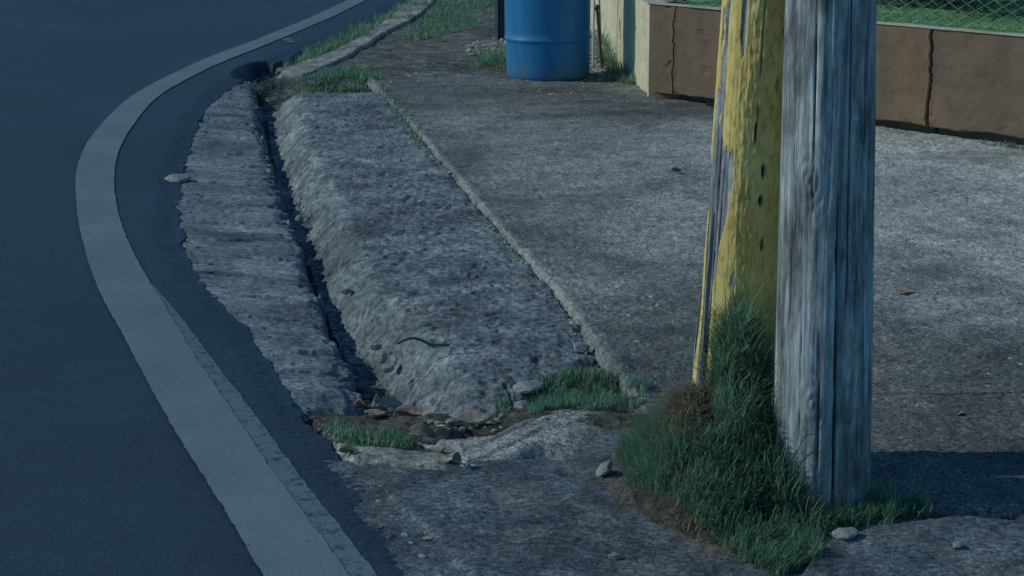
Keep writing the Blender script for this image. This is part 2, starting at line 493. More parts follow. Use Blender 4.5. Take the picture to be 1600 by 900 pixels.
# loose bed of the gutter and the broken ground at its lower end
def z_bed(X, Y):
    z = -.155 + .125 * sstep(5.95, 5.40, Y) + .02 * fbm(X, Y, 8, 3, 40) + .012 * fbm(X, Y, 30, 2, 41)
    z = z + .04 * sstep(-.2, .2, X) * sstep(6.2, 5.6, Y) - .12 * sstep(5.34, 5.16, Y) * sstep(-.2, -.05, X) + .022 * sstep(5.45, 5.2, Y) * sstep(-.1, -.2, X) - .05 * sstep(4.98, 4.90, Y)
    z = z + .115 * sstep(.04, .18, X) * sstep(6.35, 6.05, Y) * sstep(5.6, 5.8, Y) - .06 * sstep(.03, -.03, X - ASPH(Y))
    return z
ys = rows(4.7, 13.4, .010); s = np.linspace(0, 1, 90)
X, Y = strip_grid(ys, lambda y: ASPH(y) - .1, lambda y: np.maximum(JOINT(y), -.2) + .12, s)
struct('gutter_bed', sheet('gutter_bed', X, Y, z_bed), M['soil'])

CRK = [(11.9, .2, .9), (11.2, .0, 1.), (10.7, .4, 1.), (10.15, 0., .7), (9.75, .5, 1.), (9.25, .15, .8), (8.75, .2, 1.), (8.3, .3, .9), (7.95, .1, .6), (7.62, .45, 1.), (7.3, .1, .5), (6.95, .35, 1.), (6.62, .3, .9), (6.2, .4, 1.), (5.95, .2, .8)]
def z_gutter(X, Y):
    xa = ASPH(Y); xc = CHAN_L(Y)
    s = (X - xa) / np.maximum(xc - xa, .03)
    d = X - xc + .024 - .020 * sstep(6.6, 5.9, Y) + .040 * fbm(X, Y, 6, 3, 50) + .045 * fbm(X, Y, 20, 3, 51)
    z = -.016 - .030 * np.clip(s, 0, 1) + rough(X, Y * .6, 52, .007, .0035, .002) * (.25 + .75 * sstep(-.02, .3, s))
    z = z + .0018 * fbm(X * .5, Y, 60, 2, 57)
    wob = .05 * fbm(X, Y * .2, 5, 3, 53) + .012 * fbm(X, Y, 30, 2, 54)
    for cy, s0, s1 in CRK:
        e = np.abs(Y + wob * (cy / 7) - cy) / (.013 * (cy / 7) ** 1.7)
        z = z - .026 * np.exp(-e * e) * sstep(s0 - .1, s0 + .1, s) * sstep(s1 + .1, s1 - .1, s) * (.4 + .6 * sstep(0, .7, s))
    z = z - .14 * sstep(-.004, .035, d) - .012 * sstep(-.05, 0, d)
    ye = 5.62 + .25 * (s - .5) + .06 * fbm(X, Y, 9, 3, 55)
    z = z - .06 * sstep(.16, -.22, Y - ye)
    z = z - .2 * hole(X, Y) - .06 * sstep(13.0, 13.25, Y + .15 * fbm(X, Y, 5, 2, 56))
    return z
ys = rows(5.2, 13.4, .005)
X, Y = strip_grid(ys, lambda y: ASPH(y) - .10, lambda y: CHAN_L(y) + .06, np.linspace(0, 1, 110))
struct('gutter', sheet('gutter', X, Y, z_gutter, lambda X, Y, Z: Z > -.2), M['gutter'])

KE = curve([(5.86, -.42), (5.66, -.30), (5.46, -.14), (5.50, -.05), (5.66, .06), (5.80, .15), (5.98, .22), (6.1, .40)])
def z_kerb(X, Y):
    xc = CHAN_R(Y); xs = SHOULDER(Y); xj = JOINT(Y)
    wob = -.024 + .046 * fbm(X, Y, 4, 3, 60) + .018 * fbm(X, Y, 17, 3, 61)
    near = .075 * sstep(7.1, 5.9, Y)
    t = np.clip((X + wob - xc + .05 - near) / np.maximum(xs + .09 - xc + .05, .03), 0, 1)
    prof = np.sin(t * math.pi / 2) ** 1.05
    z = -.145 + .166 * prof
    ro = rough(X, Y, 62, .007, .007, .006)
    d1, d2 = worley(X + .02 * fbm(X, Y, 12, 2, 66), Y * .8, 9, 3)
    lump = .012 * (.5 - d1)
    bank = sstep(1., .75, t)
    z = z + ro * (1 + .15 * bank) + lump * (.3 + .7 * bank)
    p1, _p = worley(X + .03 * fbm(X, Y, 9, 3, 46), Y * .55 + .03 * fbm(X, Y, 9, 3, 47), 15, 13)
    z = z - .008 * sstep(.42, .10, p1 + .25 * fbm(X, Y, 30, 2, 45)) * sstep(-.15, .25, fbm(X, Y, 5, 2, 58)) + .005 * fbm(X * .45, Y, 13, 3, 48)
    # shallow scars across the top
    for cx, cy, ln, wd, sl in ((-.28, 6.0, .10, .016, .12), (-.30, 8.65, .12, .02, -.1), (-.62, 9.6, .14, .03, .1), (-.42, 10.3, .16, .03, 0), (-.1, 7.2, .1, .015, .2), (-.25, 7.7, .1, .02, -.2), (-.05, 6.5, .12, .014, .3)):
        u = (X - cx) / ln; v = (Y - cy - sl * (X - cx) + .02 * gnoise(X * 14, Y * 4, 68)) / wd
        z = z - .016 * np.exp(-u ** 4 - v * v)
    # joint to the driveway
    dj = X - xj + .012 * fbm(X, Y, 10, 3, 63)
    z = z - .008 * sstep(-.07, -.015, dj) * sstep(-.2, .2, fbm(X, Y, 6, 2, 64)) - (.008 + .03 * sstep(-.1, .3, fbm(X, Y, 3, 2, 59)) * sstep(6.1, 6.9, Y)) * sstep(-.014, .004, dj)
    # crumbling lower end
    ye = np.interp(X, [-.42, -.30, -.14, -.05, .06, .15, .22, .40], [5.86, 5.66, 5.46, 5.50, 5.66, 5.80, 5.98, 6.1])
    de = Y - ye + .05 * fbm(X, Y, 7, 3, 65)
    z = z - .026 * sstep(.55, .0, de) - .05 * sstep(.05, -.12, de)
    c1, c2 = worley(X, Y * .7, 8, 9)
    z = z - .016 * sstep(.09, .02, c2 - c1) * sstep(.34, .12, de) * (fbm(X, Y, 4, 2, 69) > -.12)
    z = z - .16 * sstep(12.10, 12.20, Y + .05 * fbm(X, Y, 5, 3, 67))
    return z
ys = rows(5.2, 12.35, .0045)
X, Y = strip_grid(ys, lambda y: CHAN_R(y) - .06, lambda y: JOINT(y) + .012, np.linspace(0, 1, 190))
struct('kerb', sheet('kerb', X, Y, z_kerb, lambda X, Y, Z: Z > -.2), M['kerb'])

YD = lambda X: np.interp(X, [-.3, -.15, -.135, -.07, .09, .34, .55, .75, .85, 1.1, 1.4, 3], [5.3, 5.1, 4.95, 5.03, 5.26, 5.45, 5.2, 4.8, 4.60, 4.53, 4.50, 4.45])
def z_drive(X, Y):
    z = .030 - .022 * sstep(5.7, 5.1, Y) * sstep(1.2, .6, X) - .010 * sstep(5.62, 5.46, Y) * sstep(.55, .3, X) + .010 * fbm(X, Y, .9, 2, 70) + (rough(X, Y, 71, .009, .006, .006) + .004 * fbm(X * .35, Y, 6, 3, 69)) * (1 - .75 * sstep(5.7, 5.45, Y) * sstep(.6, .35, X))
    dj = X - JOINT(Y) + .006 * fbm(X, Y, 9, 3, 72)
    up = sstep(5.40, 5.5, Y)
    z = z - .045 * sstep(.014, -.006, dj) * up + .006 * sstep(.07, .03, dj) * up
    dd = Y - YD(X) + .035 * fbm(X, Y, 8, 3, 73)
    z = z - (.007 + .05 * sstep(.5, .7, X)) * sstep(.010, -.012, dd) - .04 * sstep(-.05, -.2, dd)
    lip = sstep(.26, .10, dd) * sstep(.6, .3, X)                # worn pale lip over the gutter end
    z = z + .004 * lip - .008 * np.exp(-((dd - .10 + .02 * gnoise(X * 8, Y * 3, 75)) / .008) ** 2) * sstep(.45, .3, X)
    z = z - .05 * sstep(12.7, 13.1, Y + .25 * fbm(X, Y, 2.2, 3, 74))
    # gap left of the lip, where the grass patch grows
    ex = sstep(-.02, .03, -(X - np.interp(Y, [5.0, 5.2, 5.3, 5.42, 5.6, 5.8], [-.6, -.06, .0, .13, .34, .3]))) * sstep(5.15, 5.25, Y) * sstep(5.85, 5.7, Y)
    return z - .09 * ex
ys = rows(4.35, 13.4, .0065)
X, Y = strip_grid(ys, lambda y: np.where(y > 5.5, JOINT(y) - .01, -.35), lambda y: .36 * y + .5, np.linspace(0, 1, 380) ** 1.12)
def tone_drive(X, Y):            # darker near the wall and round the poles, paler band between, palest right
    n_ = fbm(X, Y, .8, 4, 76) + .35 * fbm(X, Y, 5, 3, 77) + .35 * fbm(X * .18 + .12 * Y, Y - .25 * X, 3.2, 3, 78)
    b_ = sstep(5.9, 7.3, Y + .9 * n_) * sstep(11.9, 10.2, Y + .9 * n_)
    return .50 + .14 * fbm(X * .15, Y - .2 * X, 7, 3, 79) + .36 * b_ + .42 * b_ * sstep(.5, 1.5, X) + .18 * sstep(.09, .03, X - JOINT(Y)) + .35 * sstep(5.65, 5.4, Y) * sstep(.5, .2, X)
struct('driveway', sheet('driveway', X, Y, z_drive, lambda X, Y, Z: Z > -.055, tone_drive), M['driveway'])

def z_apron(X, Y):
    z = -.006 + .012 * fbm(X, Y, 1.6, 2, 80) + rough(X, Y, 81, .005, .004, .0045)
    z = z - .03 * sstep(.2, .0, X - ASPH(Y)) * 0
    dp = X - np.interp(Y, [4.159, 4.361, 4.582, 4.676], [-.096, -.17, -.259, -.313]) + .006 * fbm(X, Y, 14, 3, 83)
    z = z + .008 * sstep(-.004, .004, dp) * sstep(4.85, 4.7, Y)
    z = z - .05 * sstep(5.0, 5.1, Y + .02 * fbm(X, Y, 8, 2, 82)) * sstep(.3, .1, X) 
    # broken edge at the near right corner
    e = Y - np.interp(X, [.62, .70, .76, .83, .92, 1.1, 1.3], [4.05, 4.20, 4.33, 4.38, 4.43, 4.50, 4.47]) + .02 * fbm(X, Y, 12, 3, 84)
    z = z + .022 * sstep(.01, -.012, e) * sstep(.60, .68, X)
    return z
ys = rows(3.0, 5.5, .0065)
X, Y = strip_grid(ys, lambda y: ASPH(y) - .10, lambda y: .36 * y + .3, np.linspace(0, 1, 300))
def dirt_apron(X, Y):             # soil washed off the mound
    d_ = np.hypot((X - .56) / .30, (Y - 4.85) / .55) + .45 * fbm(X, Y, 5, 4, 86)
    e_ = .55 * sstep(.1, .35, fbm(X, Y, 3.5, 4, 87)) 
    return np.clip(sstep(1.25, .75, d_) * .85 + .35 * e_, 0, 1)
struct('apron', sheet('apron', X, Y, z_apron, None, dirt_apron), M['apron'])

# narrow concrete ledge between the gutter end and the apron
def z_ledge(X, Y):
    yf = 4.985 - .30 * (X + .446) + .008 * fbm(X, Y, 14, 3, 90)
    z = .006 + rough(X, Y, 91, .004, .002, .002)
    z = z - .07 * sstep(.006, -.010, Y - yf)
    z = z - .03 * sstep(.08, .24, Y - yf + .05 * fbm(X, Y, 9, 2, 92))
    z = z - .03 * sstep(-.22, -.10, X + .04 * fbm(X, Y, 9, 2, 93)) - .06 * sstep(.0, -.04, X - ASPH(Y) - .02)
    return z
ys = np.arange(4.80, 5.22, .005); xs = np.arange(-.56, -.08, .005)
X, Y = np.meshgrid(xs, ys)
struct('concrete_ledge', sheet('concrete_ledge', X, Y, z_ledge, lambda X, Y, Z: Z > -.045), M['strip'])

# verge of dirt beyond the driveway and along the road
def z_verge(X, Y):
    z = .004 + .016 * fbm(X, Y, 2.4, 3, 100) + .010 * fbm(X, Y, 14, 3, 101)
    z = z - .05 * sstep(.30, .05, X - ASPH(Y))
    z = z + .14 * np.exp(-((X - .62) / .20) ** 2 - ((Y - 14.3) / .75) ** 2)
    z = z - .25 * hole(X, Y)
    return z - .10 * sstep(12.9, 12.5, Y) - .05 * sstep(12.9, 12.5, Y) * sstep(-.6, -.9, X)
ys = np.concatenate([rows(12.0, 21, .006), np.arange(22, 60, 2.)])
X, Y = strip_grid(ys, lambda y: ASPH(np.minimum(y, 20)) - .08 , lambda y: .4 * y + 1, np.linspace(0, 1, 320) ** 1.5)
struct('verge', sheet('verge', X, Y, z_verge), M['verge'])

def z_strip(X, Y):
    dl = X - STRIP_L(Y) + .02 * fbm(X, Y, 4, 3, 110); dr = X - STRIP_R(Y) + .03 * fbm(X, Y, 3, 3, 111)
    z = .014 + rough(X, Y, 112, .004, .003, .002)
    z = z + .014 * sstep(-.11, -.05, dr) * sstep(13.5, 14.0, Y)
    z = z - .12 * sstep(.0, -.03, dl) - .14 * sstep(-.02, .02, dr) - .1 * sstep(13.05, 12.9, Y)
    return z - .2 * sstep(-1.58, -1.64, X)
ys = rows(12.7, 24, .006)
X, Y = strip_grid(ys, lambda y: STRIP_L(y) - .05, lambda y: STRIP_R(y) + .05, np.linspace(0, 1, 60))
struct('concrete_strip', sheet('concrete_strip', X, Y, z_strip, lambda X, Y, Z: (Z > -.02) & (X > -1.6)), M['strip'])

def groundz(x, y):
    x = np.asarray(x, float); y = np.asarray(y, float)
    zs = [z_verge(x, y) * 1. + np.where(y < 12.2, -9, 0)]
    zs.append(np.where((y < 13.4) & (y > 4.7), z_bed(x, y), -9))
    zs.append(np.where((y < 5.4), z_apron(x, y), -9))
    zs.append(np.where((y > 4.4) & (y < 13.3) & (x > np.where(y > 5.5, JOINT(y), -.35)), z_drive(x, y), -9))
    zs.append(np.where((y > 5.2) & (y < 12.3) & (x > CHAN_R(y) - .06) & (x < JOINT(y)), z_kerb(x, y), -9))
    zs.append(np.where((y > 5.2) & (y < 13.3) & (x < CHAN_L(y) + .06), z_gutter(x, y), -9))
    zs.append(np.where((y > 12.8) & (x > STRIP_L(y)) & (x < STRIP_R(y)), z_strip(x, y), -9))
    zs.append(np.where((y > 4.8) & (y < 5.2) & (x > -.56) & (x < -.1), z_ledge(x, y), -9))
    zs.append(np.where(x < ASPH(y) + .04, z_road(x, y), -9))
    return np.max(np.array(zs), 0)

# ------------------------------------------------------------------ retaining wall with lawn, fence and shrubs behind it
CX, CY = .845, 11.842
FD = np.array([.702, -.712]); FD /= np.hypot(*FD)
FN = np.array([-FD[1] * -1, FD[0] * -1]) ; FN = np.array([FD[1], -FD[0]])      # outward normal
if FN[1] > 0: FN = -FN
SD = np.array([-.0736, .997]); SD /= np.hypot(*SD)
SN = np.array([-SD[1], SD[0]])
TOP = .605
wall = thing('retaining_wall', 'low brown orange retaining wall with a vertical crack behind the poles', 'wall', (CX, CY, 0))
def crackline(z, a0, seed, amp=.02):
    return a0 + amp * gnoise(z * 4, z * 0 + 2, seed) + amp * .5 * gnoise(z * 17, z * 0, seed + 1) + amp * .35 * gnoise(z * 55, z * 0, seed + 2)
def wall_face(name, direc, normal, L, cracks, m, seed, under):
    a_ = np.arange(0, L + .001, .02)
    for c, _ in cracks: a_ = np.concatenate([a_, np.arange(c - .06, c + .06, .0025)])
    a_ = np.unique(np.round(a_, 4))
    zz = np.linspace(-.06, TOP, 110)
    A, Z = np.meshgrid(a_, zz)
    d = .008 * fbm(A, Z, 1.5, 3, seed) + .0025 * fbm(A, Z, 12, 3, seed + 1)
    # patches where the render has blistered off near the foot
    bl = sstep(.20, .0, Z - .03) * sstep(.18, .34, fbm(A, Z, 9, 3, seed + 2))
    d = d - .010 * bl - .007 * sstep(.45, .5, fbm(A, Z, 6, 2, seed + 3))
    for c, wd in cracks:
        e = np.abs(A - crackline(Z, c, seed + int(c * 10)))
        d = d - .05 * sstep(wd, wd * .35, e) + .003 * np.exp(-((e - wd * 1.6) / .01) ** 2)
    if under:
        foot = .060 + .024 * fbm(A, Z * 0, 3.5, 3, seed + 5) + .008 * sstep(0, 2, A)
        d = d - .10 * sstep(.006, -.006, Z - foot) * sstep(.02, .30, A)
    P = np.stack([direc[0] * A + normal[0] * d, direc[1] * A + normal[1] * d, Z], -1).reshape(-1, 3)
    nr, nc = A.shape
    F = grid_faces(nr, nc)
    # back face, top and end caps give the wall its thickness
    n0 = len(P); t = .20
    back = np.array([[direc[0] * q - normal[0] * t, direc[1] * q - normal[1] * t, zz_] for zz_ in (-.06, TOP) for q in (0, L)])
    P = np.concatenate([P, back])
    bl0, br0, tl0, tr0 = n0, n0 + 1, n0 + 2, n0 + 3
    fl, fr, ftl, ftr = 0, nc - 1, (nr - 1) * nc, nr * nc - 1
    F = np.concatenate([F, [[br0, bl0, tl0, tr0], [bl0, fl, ftl, tl0], [fr, br0, tr0, ftr], [ftl, ftr, tr0, tl0]]])
    return obj(name, np_mesh(name, P, F), m, wall)
wall_face('wall_face', FD, FN, 5.2, [(.20, .005), (2.03, .011)], M['wall'], 200, True)
wf = wall_face('side_wall', SD, SN, 4.6, [(1.4, .005)], M['wall_side'], 230, False)
wf.location = (FD[0] * .01, FD[1] * .01 + .008, 0)
def cap_mesh(direc, normal, L, seed):
    bm = []
    a_ = np.arange(0, L, .03); n = len(a_)
    fr = .010 + .006 * gnoise(a_ * 6, a_ * 0, seed)
    hz = .010 + .004 * gnoise(a_ * 4, a_ * 0 + 3, seed)
    def pt(o_, z): return np.stack([direc[0] * a_ + normal[0] * o_, direc[1] * a_ + normal[1] * o_, z + 0 * a_], -1)
    ring = [pt(fr, TOP + .002), pt(fr, TOP + hz), pt(-.055 + 0 * a_, TOP + hz), pt(-.055 + 0 * a_, TOP + .002)]
    V = np.stack(ring, 1).reshape(-1, 3)
    idx = np.arange(n * 4).reshape(n, 4)
    F = []
    for k in range(4):
        F.append(np.stack([idx[:-1, k], idx[:-1, (k + 1) % 4], idx[1:, (k + 1) % 4], idx[1:, k]], -1))
    F = np.concatenate(F + [np.array([[0, 3, 2, 1], list(idx[-1])])])
    return np_mesh('cap', V, F, False)
obj('cap', cap_mesh(FD, FN, 5.2, 4), M['cap'], wall)
cp = obj('cap', cap_mesh(SD, SN, 4.6, 8), M['cap'], wall); cp.location = (0, .008, -.003)

def wp(a_, o_, z=0.):              # point a metres along the wall front, o metres behind it
    return (CX + FD[0] * a_ - FN[0] * o_, CY + FD[1] * a_ - FN[1] * o_, z)

# lawn on the retained ground
A, O = np.meshgrid(np.linspace(-.2, 6, 80), np.concatenate([np.linspace(.05, 2.5, 56), [4, 8, 16, 30]]))
Xl = CX + FD[0] * A - FN[0] * O + SD[0] * 0; Yl = CY + FD[1] * A - FN[1] * O
Zl = .611 + .03 * sstep(.3, 2, O) + .012 * fbm(Xl, Yl, 3, 3, 300)
V = np.stack([Xl, Yl, Zl], -1).reshape(-1, 3)
keep = (Xl > CX + .05 - .0738 * (Yl - CY) + .1)
Fl = grid_faces(*A.shape); Fl = Fl[keep.ravel()[Fl].all(1)]
V, Fl, _ = compact(V, Fl)
struct('lawn', np_mesh('lawn', V, Fl), M['lawn_base'])

# ------------------------------------------------------------------ grass blades
def blades(roots, h, az, bend, wid, rnd):
    n = len(roots)
    up = np.array([0, 0, 1.])
    dr = np.stack([np.cos(az), np.sin(az), np.zeros(n)], -1)
    pr_ = np.stack([-np.sin(az), np.cos(az), np.zeros(n)], -1)
    V = np.zeros((n, 7, 3)); 
    for k, (t, wk) in enumerate(((0., 1.), (.4, .85), (.75, .5))):
        c = roots + up * (h * (t - .45 * bend * t * t))[:, None] + dr * (h * bend * t * t)[:, None]
        V[:, 2 * k] = c - pr_ * (wid * wk / 2)[:, None]; V[:, 2 * k + 1] = c + pr_ * (wid * wk / 2)[:, None]
    V[:, 6] = roots + up * (h * (1 - .45 * bend))[:, None] + dr * (h * bend)[:, None]
    b0 = (np.arange(n) * 7)[:, None]
    F = np.concatenate([b0 + np.array([[0, 1, 3]]), b0 + np.array([[0, 3, 2]]), b0 + np.array([[2, 3, 5]]), b0 + np.array([[2, 5, 4]]), b0 + np.array([[4, 5, 6]])])
    return V.reshape(-1, 3), F, np.repeat(rnd, 7)

def grass(name, label, roots, hlo, hhi, m, wid=.004, bend=(.1, .7), seed=1, cat='grass', az=None, kind='stuff'):
    r = np.random.default_rng(seed); n = len(roots)
    h = r.uniform(hlo, hhi, n) * (.6 + .4 * r.random(n))
    a_ = r.uniform(0, 2 * math.pi, n) if az is None else az + r.normal(0, .7, n)
    V, F, rn = blades(np.asarray(roots, float), h, a_, r.uniform(bend[0], bend[1], n), wid * r.uniform(.6, 1.3, n), np.clip(r.beta(2, 2.4, n), 0, 1))
    o = obj(name, np_mesh(name, V, F, False, {'rnd': rn}), m, kind=kind)
    return tag(o, label, cat)

def in_poly(P, poly):
    x, y = P[:, 0], P[:, 1]; c = np.zeros(len(P), bool)
    j = len(poly) - 1
    for i in range(len(poly)):
        xi, yi = poly[i]; xj, yj = poly[j]
        c ^= ((yi > y) != (yj > y)) & (x < (xj - xi) * (y - yi) / (yj - yi + 1e-12) + xi)
        j = i
    return c

def scatter(poly, n, seed, clump=0., cf=8, zf=groundz, jit=.04):
    r = np.random.default_rng(seed); p = np.array(poly)
    P = np.stack([r.uniform(p[:, 0].min(), p[:, 0].max(), n * 4), r.uniform(p[:, 1].min(), p[:, 1].max(), n * 4)], -1)
    jt = jit * np.stack([fbm(P[:, 0], P[:, 1] * .5, 8, 2, seed), 3 * fbm(P[:, 0], P[:, 1] * .5, 8, 2, seed + 1)], -1)
    k = in_poly(P + jt, poly)
    if clump: k &= fbm(P[:, 0], P[:, 1], cf, 2, seed) > r.uniform(-.5, .5, len(P)) * .6 + clump - .5
    P = P[k][:n]
    return np.stack([P[:, 0], P[:, 1], zf(P[:, 0], P[:, 1]) - .004], -1)

# ------------------------------------------------------------------ mound at the foot of the poles
def z_mound(X, Y):
    a1 = .37 * np.exp(-((X - .575) / .120) ** 2 - ((Y - 4.83) / .20) ** 2)
    a2 = .27 * np.exp(-((X - .475) / .115) ** 2 - ((Y - 4.84) / .26) ** 2)
    a3 = .11 * np.exp(-((X - .58) / .24) ** 2 - ((Y - 4.58) / .24) ** 2)
    return np.maximum(a1, a2) + a3 - .055 + .018 * fbm(X, Y, 7, 3, 310)
ys = np.arange(4.2, 5.8, .012); xs = np.arange(.15, 1.15, .012)
X, Y = np.meshgrid(xs, ys)
struct('soil_mound', sheet('soil_mound', X, Y, z_mound, lambda X, Y, Z: Z > -.035), M['mound_soil'])
def gz_m(x, y): return np.maximum(groundz(x, y), z_mound(x, y))

# ------------------------------------------------------------------ the two poles
def pole(name, label, base, top_shift, r0, r1, hgt, m, seed, yellow=False):
    t = thing(name, label, 'utility pole', base)
    nt_ = 220
    zz = np.concatenate([np.arange(-.15, 1.75, .008), np.linspace(1.8, hgt, 40)])
    th = np.linspace(0, 2 * math.pi, nt_, endpoint=False)
    T, Z = np.meshgrid(th, zz)
    f = np.clip(Z / 1.25, -.2, None)
    rad = r0 + (r1 - r0) * np.minimum(f, 1) - np.clip(Z - 1.25, 0, None) * .006
    ct, st = np.cos(T), np.sin(T)
    def cyl(fx, fz, o, s_): return fbm(ct * fx + 5, st * fx + Z * fz, 1., o, s_) + .0 * Z
    grain = fbm(T * 22 / (2 * math.pi) * 2, Z * 1.3, 1., 4, seed)
    grain = np.where(T > 6.0, grain * (6.283 - T) / .283 + fbm((T - 2 * math.pi) * 44 / (2 * math.pi), Z * 1.3, 1., 4, seed) * (T - 6.0) / .283, grain)
    fine = fbm(ct * 30, st * 30 + Z * 2, 1., 3, seed + 1)
    disp = .0035 * grain + .0018 * fine + .006 * fbm(ct * 1.5, st * 1.5 + Z * 1.1, 1, 2, seed + 2)
    crack = np.zeros_like(T); pnt = np.zeros_like(T)
    def groove(th0, z0, z1, wd, dep, amp=.03):
        nonlocal disp, crack
        c = th0 + amp * gnoise(Z * 2.2, Z * 0, seed + int(th0 * 100)) + amp * .3 * gnoise(Z * 14, Z * 0, seed + 3)
        e = np.abs((T - c + math.pi) % (2 * math.pi) - math.pi)
        k = sstep(wd, wd * .2, e) * sstep(z0 - .05, z0 + .05, Z) * sstep(z1 + .06, z1 - .06, Z)
        disp = disp - dep * k; crack = np.maximum(crack, sstep(.3, .9, k))
    F3 = -math.pi / 2                                   # side that faces the viewer
    if not yellow:
        groove(F3 + .10 + 2 * math.pi, -.2, .82, .035, .020)
        groove(F3 + .32 + 2 * math.pi, .55, 1.6, .022, .012)
        groove(F3 - .25 + 2 * math.pi, .1, .45, .02, .008)
        groove(F3 - .62 + 2 * math.pi, -.1, .5, .018, .007)
        groove(F3 - .45 + 2 * math.pi, .75, 1.6, .02, .008)
        groove(F3 + .75 + 2 * math.pi, .3, 1.2, .018, .007)
        groove(F3 - .95 + 2 * math.pi, .5, 1.1, .02, .007)
        # knots
        for th0, z0 in ((F3 - .55, .86), (F3 + .45, .62), (F3 + .5, .98), (F3 - .35, .30)):
            e = np.hypot(((T - th0 + math.pi) % (2 * math.pi) - math.pi) / .20, (Z - z0) / .045)
            disp = disp + .006 * np.exp(-e ** 2) + .0035 * np.cos(e * 9) * np.exp(-e * 1.1)
    else:
        # paint survives where the noise says so, and flakes off at the left edge and low down
        dth = (T - F3 + math.pi) % (2 * math.pi) - math.pi
        k = .8 * fbm(ct * 2.2 + 3, st * 2.2 + Z * 1.6, 1, 4, seed + 5) + .45 * fbm(T * 7, Z * 12, 1, 4, seed + 6, .65)
        pe = -.55 - .30 * sstep(.75, .45, Z)
        want = .42 - 1.35 * sstep(pe, pe - .28, dth) * sstep(.96, .78, Z) - .5 * sstep(-.95, -1.1, dth) * sstep(.2, .6, Z) - .55 * np.exp(-((dth + .62) / .16) ** 2 - ((Z - .80) / .11) ** 2)
        want = want - .9 * np.exp(-((dth + .50) / .09) ** 2 - ((Z - 1.22) / .12) ** 2) - .45 * np.exp(-((dth + 1.0) / .08) ** 2 - ((Z - 1.05) / .2) ** 2)
        want = want + .9 * sstep(-1.42, -1.5, dth) * sstep(.2, .4, Z)
        pnt = sstep(-.015, .015, k + want)
        for th0, z0, a0, b0 in ((.30, .83, .05, .022), (.28, .755, .06, .014), (.02, .93, .03, .03), (.52, 1.05, .035, .022), (.40, .64, .04, .02), (-.18, .42, .03, .03), (-.05, .40, .03, .045), (.62, 1.18, .03, .012)):
            e = np.hypot((dth - th0) / a0, (Z - z0) / b0) + .35 * fbm(T * 20, Z * 40, 1, 2, seed + 9)
            hk = sstep(1.1, .75, e); pnt = pnt * (1 - hk); disp = disp - .010 * hk; crack = np.maximum(crack, hk * .85)
        wr = np.abs(fbm(T * 9, Z * 9, 1, 3, seed + 7))
        disp = disp * (1 - .3 * pnt) + pnt * (.0035 + .004 * sstep(.12, 0., wr) * sstep(-.9, .2, dth) + .0012 * fbm(T * 26, Z * 30, 1, 2, seed + 8))
        groove(F3 - 1.20 + 2 * math.pi, -.2, .9, .045, .018)
        groove(F3 - .98 + 2 * math.pi, .1, 1.0, .03, .013)
        groove(F3 - .80 + 2 * math.pi, .5, .85, .028, .012)
        groove(F3 - 1.02 + 2 * math.pi, .95, 1.4, .03, .012)
        groove(F3 + .03 + 2 * math.pi, .95, 1.5, .012, .005)
        pnt = pnt * (1 - crack)
    rr = rad + disp
    sh = np.clip(Z, -.2, None)
    P = np.stack([rr * ct + top_shift[0] * sh, rr * st + top_shift[1] * sh, Z], -1).reshape(-1, 3)
    nr, nc = T.shape
    F = grid_faces(nr, nc, closed=True)
    topc = len(P); P = np.concatenate([P, [[top_shift[0] * hgt, top_shift[1] * hgt, hgt]]])
    i = np.arange(nc); j = (i + 1) % nc; b0 = (nr - 1) * nc
    F = np.concatenate([F, np.stack([b0 + i, b0 + j, np.full(nc, topc), np.full(nc, topc)], -1)[:0]])
    at = {'crack': np.append(crack.ravel(), 0), 'paint': np.append(pnt.ravel(), 0)}
    obj('shaft', np_mesh('shaft', P, F, True, at), m, t)
    bm = bmesh.new(); bmesh.ops.create_cone(bm, cap_ends=True, segments=40, radius1=r1 * .62, radius2=r1 * .5, depth=.02)
    bmesh.ops.translate(bm, verts=bm.verts, vec=(top_shift[0] * hgt, top_shift[1] * hgt, hgt))
    me_ = bpy.data.meshes.new('end_cap'); bm.to_mesh(me_); bm.free()
    obj('end_cap', me_, M['rust'], t)
    return t
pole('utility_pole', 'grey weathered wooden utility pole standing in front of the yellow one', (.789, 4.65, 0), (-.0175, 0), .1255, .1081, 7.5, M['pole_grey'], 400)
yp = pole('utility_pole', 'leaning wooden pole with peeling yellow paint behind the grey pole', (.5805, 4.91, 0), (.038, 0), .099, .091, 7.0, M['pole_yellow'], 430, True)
# long splinters standing off the peeled side of the yellow pole
for k, (th0, z0, z1, wd) in enumerate(((-2.75, .15, .72, .010), (-2.62, .20, .62, .007), (-2.95, .10, .50, .006))):
    V = []; nz = 24
    for i in range(nz + 1):
        f = i / nz; z = z0 + (z1 - z0) * f
        r = .108 - .008 * z + .010 * (1 - f) ** 1.5 + .002 * math.sin(9 * f + k)
        hw = wd * (1 - .75 * f)
        cx_ = .038 * z
        for s_, dr in ((-1, 0), (1, 0), (1, .004), (-1, .004)):
            t_ = th0 + s_ * hw / .11
            V.append((cx_ + (r + dr) * math.cos(t_), (r + dr) * math.sin(t_), z))
    V = np.array(V); idx = np.arange(len(V)).reshape(-1, 4)
    F = np.concatenate([np.stack([idx[:-1, q], idx[:-1, (q + 1) % 4], idx[1:, (q + 1) % 4], idx[1:, q]], -1) for q in range(4)] + [idx[:1], idx[-1:, ::-1]])
    obj('splinter', np_mesh('splinter', V, F, False, {'crack': np.zeros(len(V)), 'paint': np.zeros(len(V)) + (k == 0)}), M['pole_yellow'], yp)

